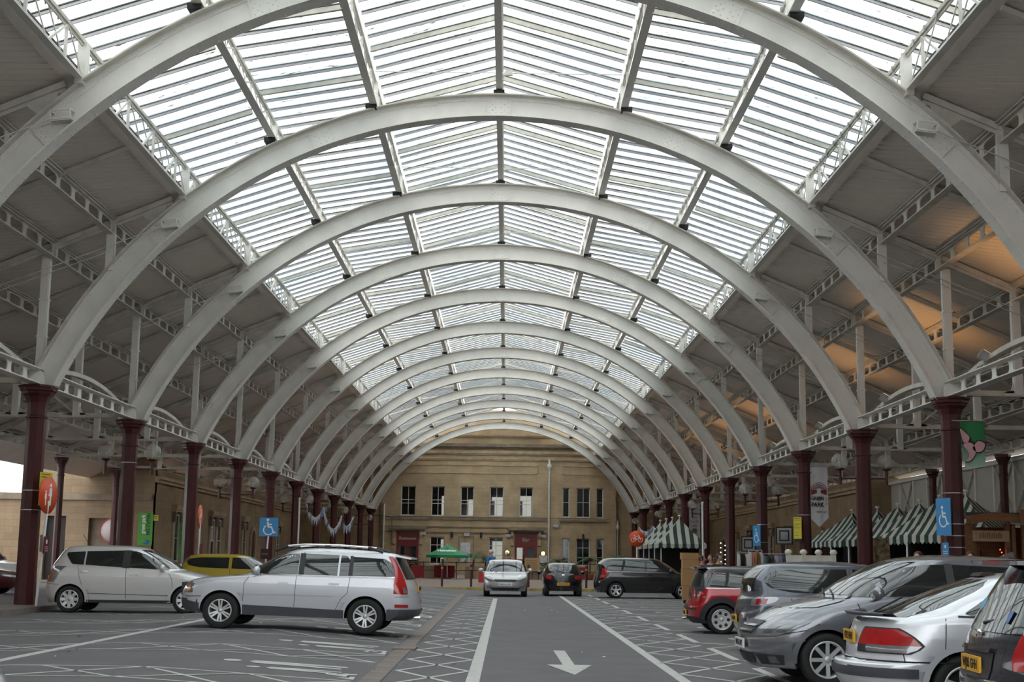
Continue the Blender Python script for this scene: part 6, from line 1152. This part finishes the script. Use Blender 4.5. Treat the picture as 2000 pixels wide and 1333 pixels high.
for px0, px1, lb in ((826, 850, 'wooden planter next to red windbreak'), (908, 950, 'pale planter box beside the man in blue'), (1030, 1062, 'pale planter box behind the silver hatchback'), (1092, 1130, 'tan planter box by the black city car')): a, b = at_y(px0, 1120, YR + .4).x, at_y(px1, 1120, YR + .4).x; t = thing('planter_box', lb, 'planter', ((a + b)/2, YR + .5, .12), 'terrace planters'); MB().box((0, 0, .4), (b - a, .5, .8)).build('box_body', mat('planter_wood', (.38, .30, .19), .8, noise=.12), t); MB().box((0, 0, .82), (b - a + .06, .56, .05)).build('rim', MATS['planter_wood'], t)
PALM = mat('palm_leaf', (.045, .085, .02), .6)
def palm(px, py, Y, h, label, nf=11, R=1.):
    x = at_y(px, py, Y).x; t = thing('potted_palm', label, 'palm', (x, Y, .12), 'terrace palms'); MB().lathe((0, 0, 0), [(.22, 0), (.3, .45), (.26, .46)], 12).build('pot', mat('terracotta', (.3, .1, .05), .8), t); MB().tube((0, 0, .4), (.03, 0, h*.55), .05, 7).build('trunk', mat('palm_trunk', (.1, .06, .03), .9), t)
    for k in range(nf):
        a = 2*PI*k/nf + random.uniform(-.2, .2); e = random.uniform(.5, 1.25); m = MB(); N = 6; pts = []
        for j in range(N + 1): u = j/N; pts.append(Vector((math.cos(a)*R*u*math.cos(e*.6), math.sin(a)*R*u*math.cos(e*.6), h*.55 + R*u*math.sin(e)*1.1 - .75*R*u*u)))
        for p, q_ in zip(pts, pts[1:]):
            d = (q_ - p); sd = Vector((-math.sin(a), math.cos(a), 0)); m.bar(p, q_, .02, .015)
            for g in (-1, 1):
                for w_ in (0, .5): b0 = p + d*w_; m.add([b0, b0 + d*.35, b0 + d*.9 + sd*g*.26*R + Vector((0, 0, -.06))], [(0, 1, 2)])
        m.build('frond', PALM, t)
for px, py, h, R, lb in ((815, 1090, 1.6, .8, 'small palm beside the Restaurant door'), (925, 1090, 2.6, 1.2, 'tall palm to the Bar side of the parasol'), (948, 1090, 2.3, 1.0, 'palm behind the man in blue'), (1092, 1095, 2.1, 1.1, 'bushy palm behind the black city car'), (1062, 1105, 1.7, .8, 'small palm beside the menu board'), (1152, 1095, 2.3, 1.1, 'palm before the window group'), (1208, 1085, 2.5, 1.1, 'palm by the corner downpipe')): palm(px, py, YR + .9, h, lb, R=R)
for px, z, lb in ((867, .72, 'with red cloth under the parasol'),): x = at_y(px, 1115, YR + 2).x; t = thing('cafe_table', 'round cafe table %s' % lb, 'table', (x, YR + 2, .12)); MB().lathe((0, 0, .7), [(.001, 0), (.4, 0), (.4, .03), (.001, .03)], 18).build('table_top', REDP, t); MB().tube((0, 0, 0), (0, 0, .7), .03, 8).build('leg', DARKM, t)
x = at_y(1040, 1100, YR - 1).x; t = thing('menu_sign', 'tan printed menu panel on the terrace rail beside the silver hatchback', 'sign', (x, YR - .1, .6)); MB().box((0, 0, .55), (1.05, .05, .9)).build('panel', mat('menu_tan', (.45, .31, .15), .7), t); m = MB(); [m.box((-.05, -.03, .8 - .14*k), (.75, .006, .04)) for k in range(5)]; m.build('print', mat('print_brown', (.25, .1, .04), .7), t); MB().bar((0, .02, -.48), (0, .02, .2), .05, .05).build('stand', DARKM, t)
# bicycles parked by the side wall
def bike(x, y, rz, label):
    t = thing('bicycle', label, 'bicycle', (x, y, .1), 'parked bicycles', rz=rz)
    for q_ in (-.5, .5):
        m = MB()
        for k in range(20): a, b = 2*PI*k/20, 2*PI*(k + 1)/20; m.bar((q_ + .33*math.cos(a), 0, .34 + .33*math.sin(a)), (q_ + .33*math.cos(b), 0, .34 + .33*math.sin(b)), .035, .035, up=(0, 1, 0))
        for k in range(8): a = PI*k/4; m.bar((q_, 0, .34), (q_ + .32*math.cos(a), 0, .34 + .32*math.sin(a)), .006, .006, up=(0, 1, 0))
        m.build('wheel', TYRE, t)
    P = dict(a=(-.5, 0, .34), b=(-.05, 0, .3), c=(-.2, 0, .8), d=(.35, 0, .82), e=(.5, 0, .34), f=(.3, 0, 1.0), g=(-.23, 0, .95)); m = MB()
    for u, v in ('ab', 'bc', 'ca', 'cd', 'db', 'de', 'df', 'cg'): m.tube(P[u], P[v], .016, 6)
    m.build('frame', DARKM, t); MB().tube((.3, -.28, 1.02), (.3, .28, 1.02), .014, 6).build('handlebar', DARKM, t); MB().box((-.23, 0, .97), (.24, .13, .05)).build('saddle', PLAST, t)
for k in range(4): x = at_y(488 + 3*k, 1100, 62).x; bike(x + .05*k - .2, 61.2 + .55*k, .9 + .1*k, 'black bicycle parked behind the yellow hatchback, %s of its cluster from the column' % ORD[k])
# ---- people
SKIN = mat('skin', (.48, .27, .19), .55); HAIRB = mat('hair_brown', (.06, .03, .015), .7); HAIRW = mat('hair_white', (.55, .53, .5), .7); HAIRL = mat('hair_blond', (.42, .30, .16), .7); HAIRK = mat('hair_dark', (.015, .012, .012), .6)
def skin(name, V, Ed, parent, m, root=0):
    me = bpy.data.meshes.new(name); me.from_pydata([v[:3] for v in V], Ed, []); o = bpy.data.objects.new(name, me); COL.objects.link(o)
    md = o.modifiers.new('s', 'SKIN'); md.use_smooth_shade = True; sv = me.skin_vertices[0].data
    for k, v in enumerate(V): sv[k].radius = (v[3], v[4] if len(v) > 4 else v[3]); sv[k].use_root = (k == root)
    s2 = o.modifiers.new('u', 'SUBSURF'); s2.levels = 1; s2.render_levels = 1
    nm = bpy.data.meshes.new_from_object(o.evaluated_get(bpy.context.evaluated_depsgraph_get())); bpy.data.objects.remove(o); nm.materials.clear(); nm.materials.append(m)
    for p in nm.polygons: p.use_smooth = True
    return link(name, nm, parent)
def person(x, y, rz, h, label, hair, top, legs, z=0., hat=None, arm=.0, hairlen=0):
    k = h/1.75; t = thing('person', label, 'person', (x, y, z), 'people in the market', rz=rz); s_ = lambda *v: tuple(q*k for q in v)
    V = [s_(0, 0, .95, .15, .11), s_(0, 0, 1.2, .15, .11), s_(0, 0, 1.4, .17, .1), s_(0, 0, 1.5, .055), s_(0, -.01, 1.57, .06), s_(0, -.01, 1.66, .078, .092), s_(0, -.01, 1.74, .055, .06)]; E = [(0, 1), (1, 2), (2, 3), (3, 4), (4, 5), (5, 6)]
    for g in (-1, 1):
        b = len(V); V += [s_(g*.19, 0, 1.41, .058), s_(g*.25, .02, 1.15, .045), s_(g*.25, -.1 - arm, .95 + arm*.6, .035), s_(g*.24, -.15 - arm, .86 + arm, .04, .02)]; E += [(2, b), (b, b + 1), (b + 1, b + 2), (b + 2, b + 3)]
        for f in range(3): V.append(s_(g*(.22 + .018*f), -.18 - arm, .78 + arm, .009)); E.append((b + 3, len(V) - 1))
        V.append(s_(g*.19, -.19 - arm, .84 + arm, .01)); E.append((b + 3, len(V) - 1))
        b = len(V); V += [s_(g*.1, 0, .88, .09), s_(g*.11, -.01, .5, .06), s_(g*.11, .02, .09, .042), s_(g*.12, -.14, .035, .038)]; E += [(0, b), (b, b + 1), (b + 1, b + 2), (b + 2, b + 3)]
    skin('body', V, E, t, SKIN)
    V2 = [s_(0, 0, .88, .175, .13), s_(0, 0, 1.2, .175, .13), s_(0, 0, 1.4, .19, .12), s_(0, 0, 1.49, .085)]; E2 = [(0, 1), (1, 2), (2, 3)]
    for g in (-1, 1): b = len(V2); V2 += [s_(g*.2, 0, 1.41, .075), s_(g*.255, .02, 1.15, .062), s_(g*.255, -.1 - arm, .96 + arm*.6, .052)]; E2 += [(2, b), (b, b + 1), (b + 1, b + 2)]
    skin('jacket', V2, E2, t, top)
    V3 = [s_(0, 0, .95, .165, .125)]; E3 = []
    for g in (-1, 1): b = len(V3); V3 += [s_(g*.1, 0, .86, .1), s_(g*.11, -.01, .5, .075), s_(g*.11, .015, .09, .062)]; E3 += [(0, b), (b, b + 1), (b + 1, b + 2)]
    skin('trousers', V3, E3, t, legs)
    m = MB(); m.sphere(s_(0, .018, 1.69), .108*k, 14, 10, sc=(.93, 1.05, 1.0)); 
    if hairlen: m.sphere(s_(0, .07, 1.56), .1*k, 12, 8, sc=(1, .55, 1.7))
    o = m.build('hair', hat or hair, t)
    f = MB(); f.sphere(s_(0, -.075, 1.655), .062*k, 12, 10, sc=(1.05, .75, 1.4)); f.build('face', SKIN, t)
    f = MB(); f.prism([(-.012*k, 1.63*k), (.012*k, 1.63*k), (.004*k, 1.67*k), (-.004*k, 1.67*k)], -.142*k, -.11*k, 'y'); f.build('nose', SKIN, t)
    f = MB(); [f.sphere(s_(g*.028, -.117, 1.675), .009*k, 6, 5) for g in (-1, 1)]; f.build('eye', INK, t); MB().box(s_(0, -.118, 1.607), s_(.04, .012, .008)).build('mouth', mat('lips', (.3, .1, .09), .5), t)
    [MB().sphere(s_(g*.098, .0, 1.65), .025*k, 8, 6, sc=(.4, .8, 1.2)).build('ear', SKIN, t) for g in (-1, 1)]
    return t
JB = mat('jacket_blue', (.02, .15, .45), .7); JD = mat('coat_dark', (.03, .025, .03), .8); JM = mat('coat_plum', (.12, .035, .045), .8); TD = mat('trouser_dark', (.03, .03, .04), .8)
P = at_y(959, 1100, 71); person(P.x, 71, .9, 1.8, 'white-haired man in a bright blue jacket carrying a red bag', HAIRW, JB, TD, .12)
bx = at_y(943, 1120, 70.6); t = thing('carrier_bag', 'red carrier bag held by the man in blue', 'bag', (bx.x, 70.7, .32)); MB().prism([(-.22, 0), (.22, 0), (.25, .55), (-.2, .55)], -.09, .09, 'y').build('bag_body', mat('bag_red', (.5, .015, .02), .5), t); MB().poly([(-.1, 0, .55), (-.05, 0, .72), (.08, 0, .72), (.12, 0, .55)], .012).build('handle', MATS['bag_red'], t)
P = at_y(990, 1090, 73); person(P.x, 73, .4, 1.72, 'woman in a white hat and plum coat behind the silver hatchback', HAIRW, JM, TD, .12, hat=WHITEP)
for px, Y, rz, h, hr, tp, lb, hl in ((1371, 46, 1.2, 1.66, HAIRB, JD, 'brown-haired person in dark coat nearest the cardboard cartons', 0), (1388, 45.5, -.5, 1.7, HAIRB, JD, 'person with light collar between two shoppers by the cartons', 0), (1404, 45, .4, 1.72, HAIRK, JD, 'dark-haired person next to the fairy-lit column', 0), (1793, 30, -.6, 1.74, HAIRB, JD, 'brown-haired person before the striped stalls looking sideways', 0), (1895, 31, -.3, 1.76, HAIRB, JM, 'long-haired woman standing at the timber hut doorway', 1), (1963, 32, 2.6, 1.66, HAIRL, JD, 'fair-haired person seen from behind at the timber hut', 1)):
    x = at_y(px, 1085, Y).x; person(x, Y, rz, h, lb, hr, tp, TD, 0, hairlen=hl)
# slim stand of tiny lights by the far clothes rail
t = thing('light_stand', 'thin stand of small white lights beside the column', 'lamp', (at_y(1412, 1095, 52).x, 52, 0)); MB().tube((0, 0, 0), (0, 0, 2.3), .02, 6).lathe((0, 0, 0), [(.2, 0), (.2, .03), (.03, .05)], 10).build('stand', DARKM, t)
for k in range(12): MB().sphere((.08*(-1)**k, -.02, 1.25 + .085*k), .022, 6, 4).build('light', mat('tiny_white', (.8, .75, .6), .4, emit=(1, .85, .6), estr=3.), t)
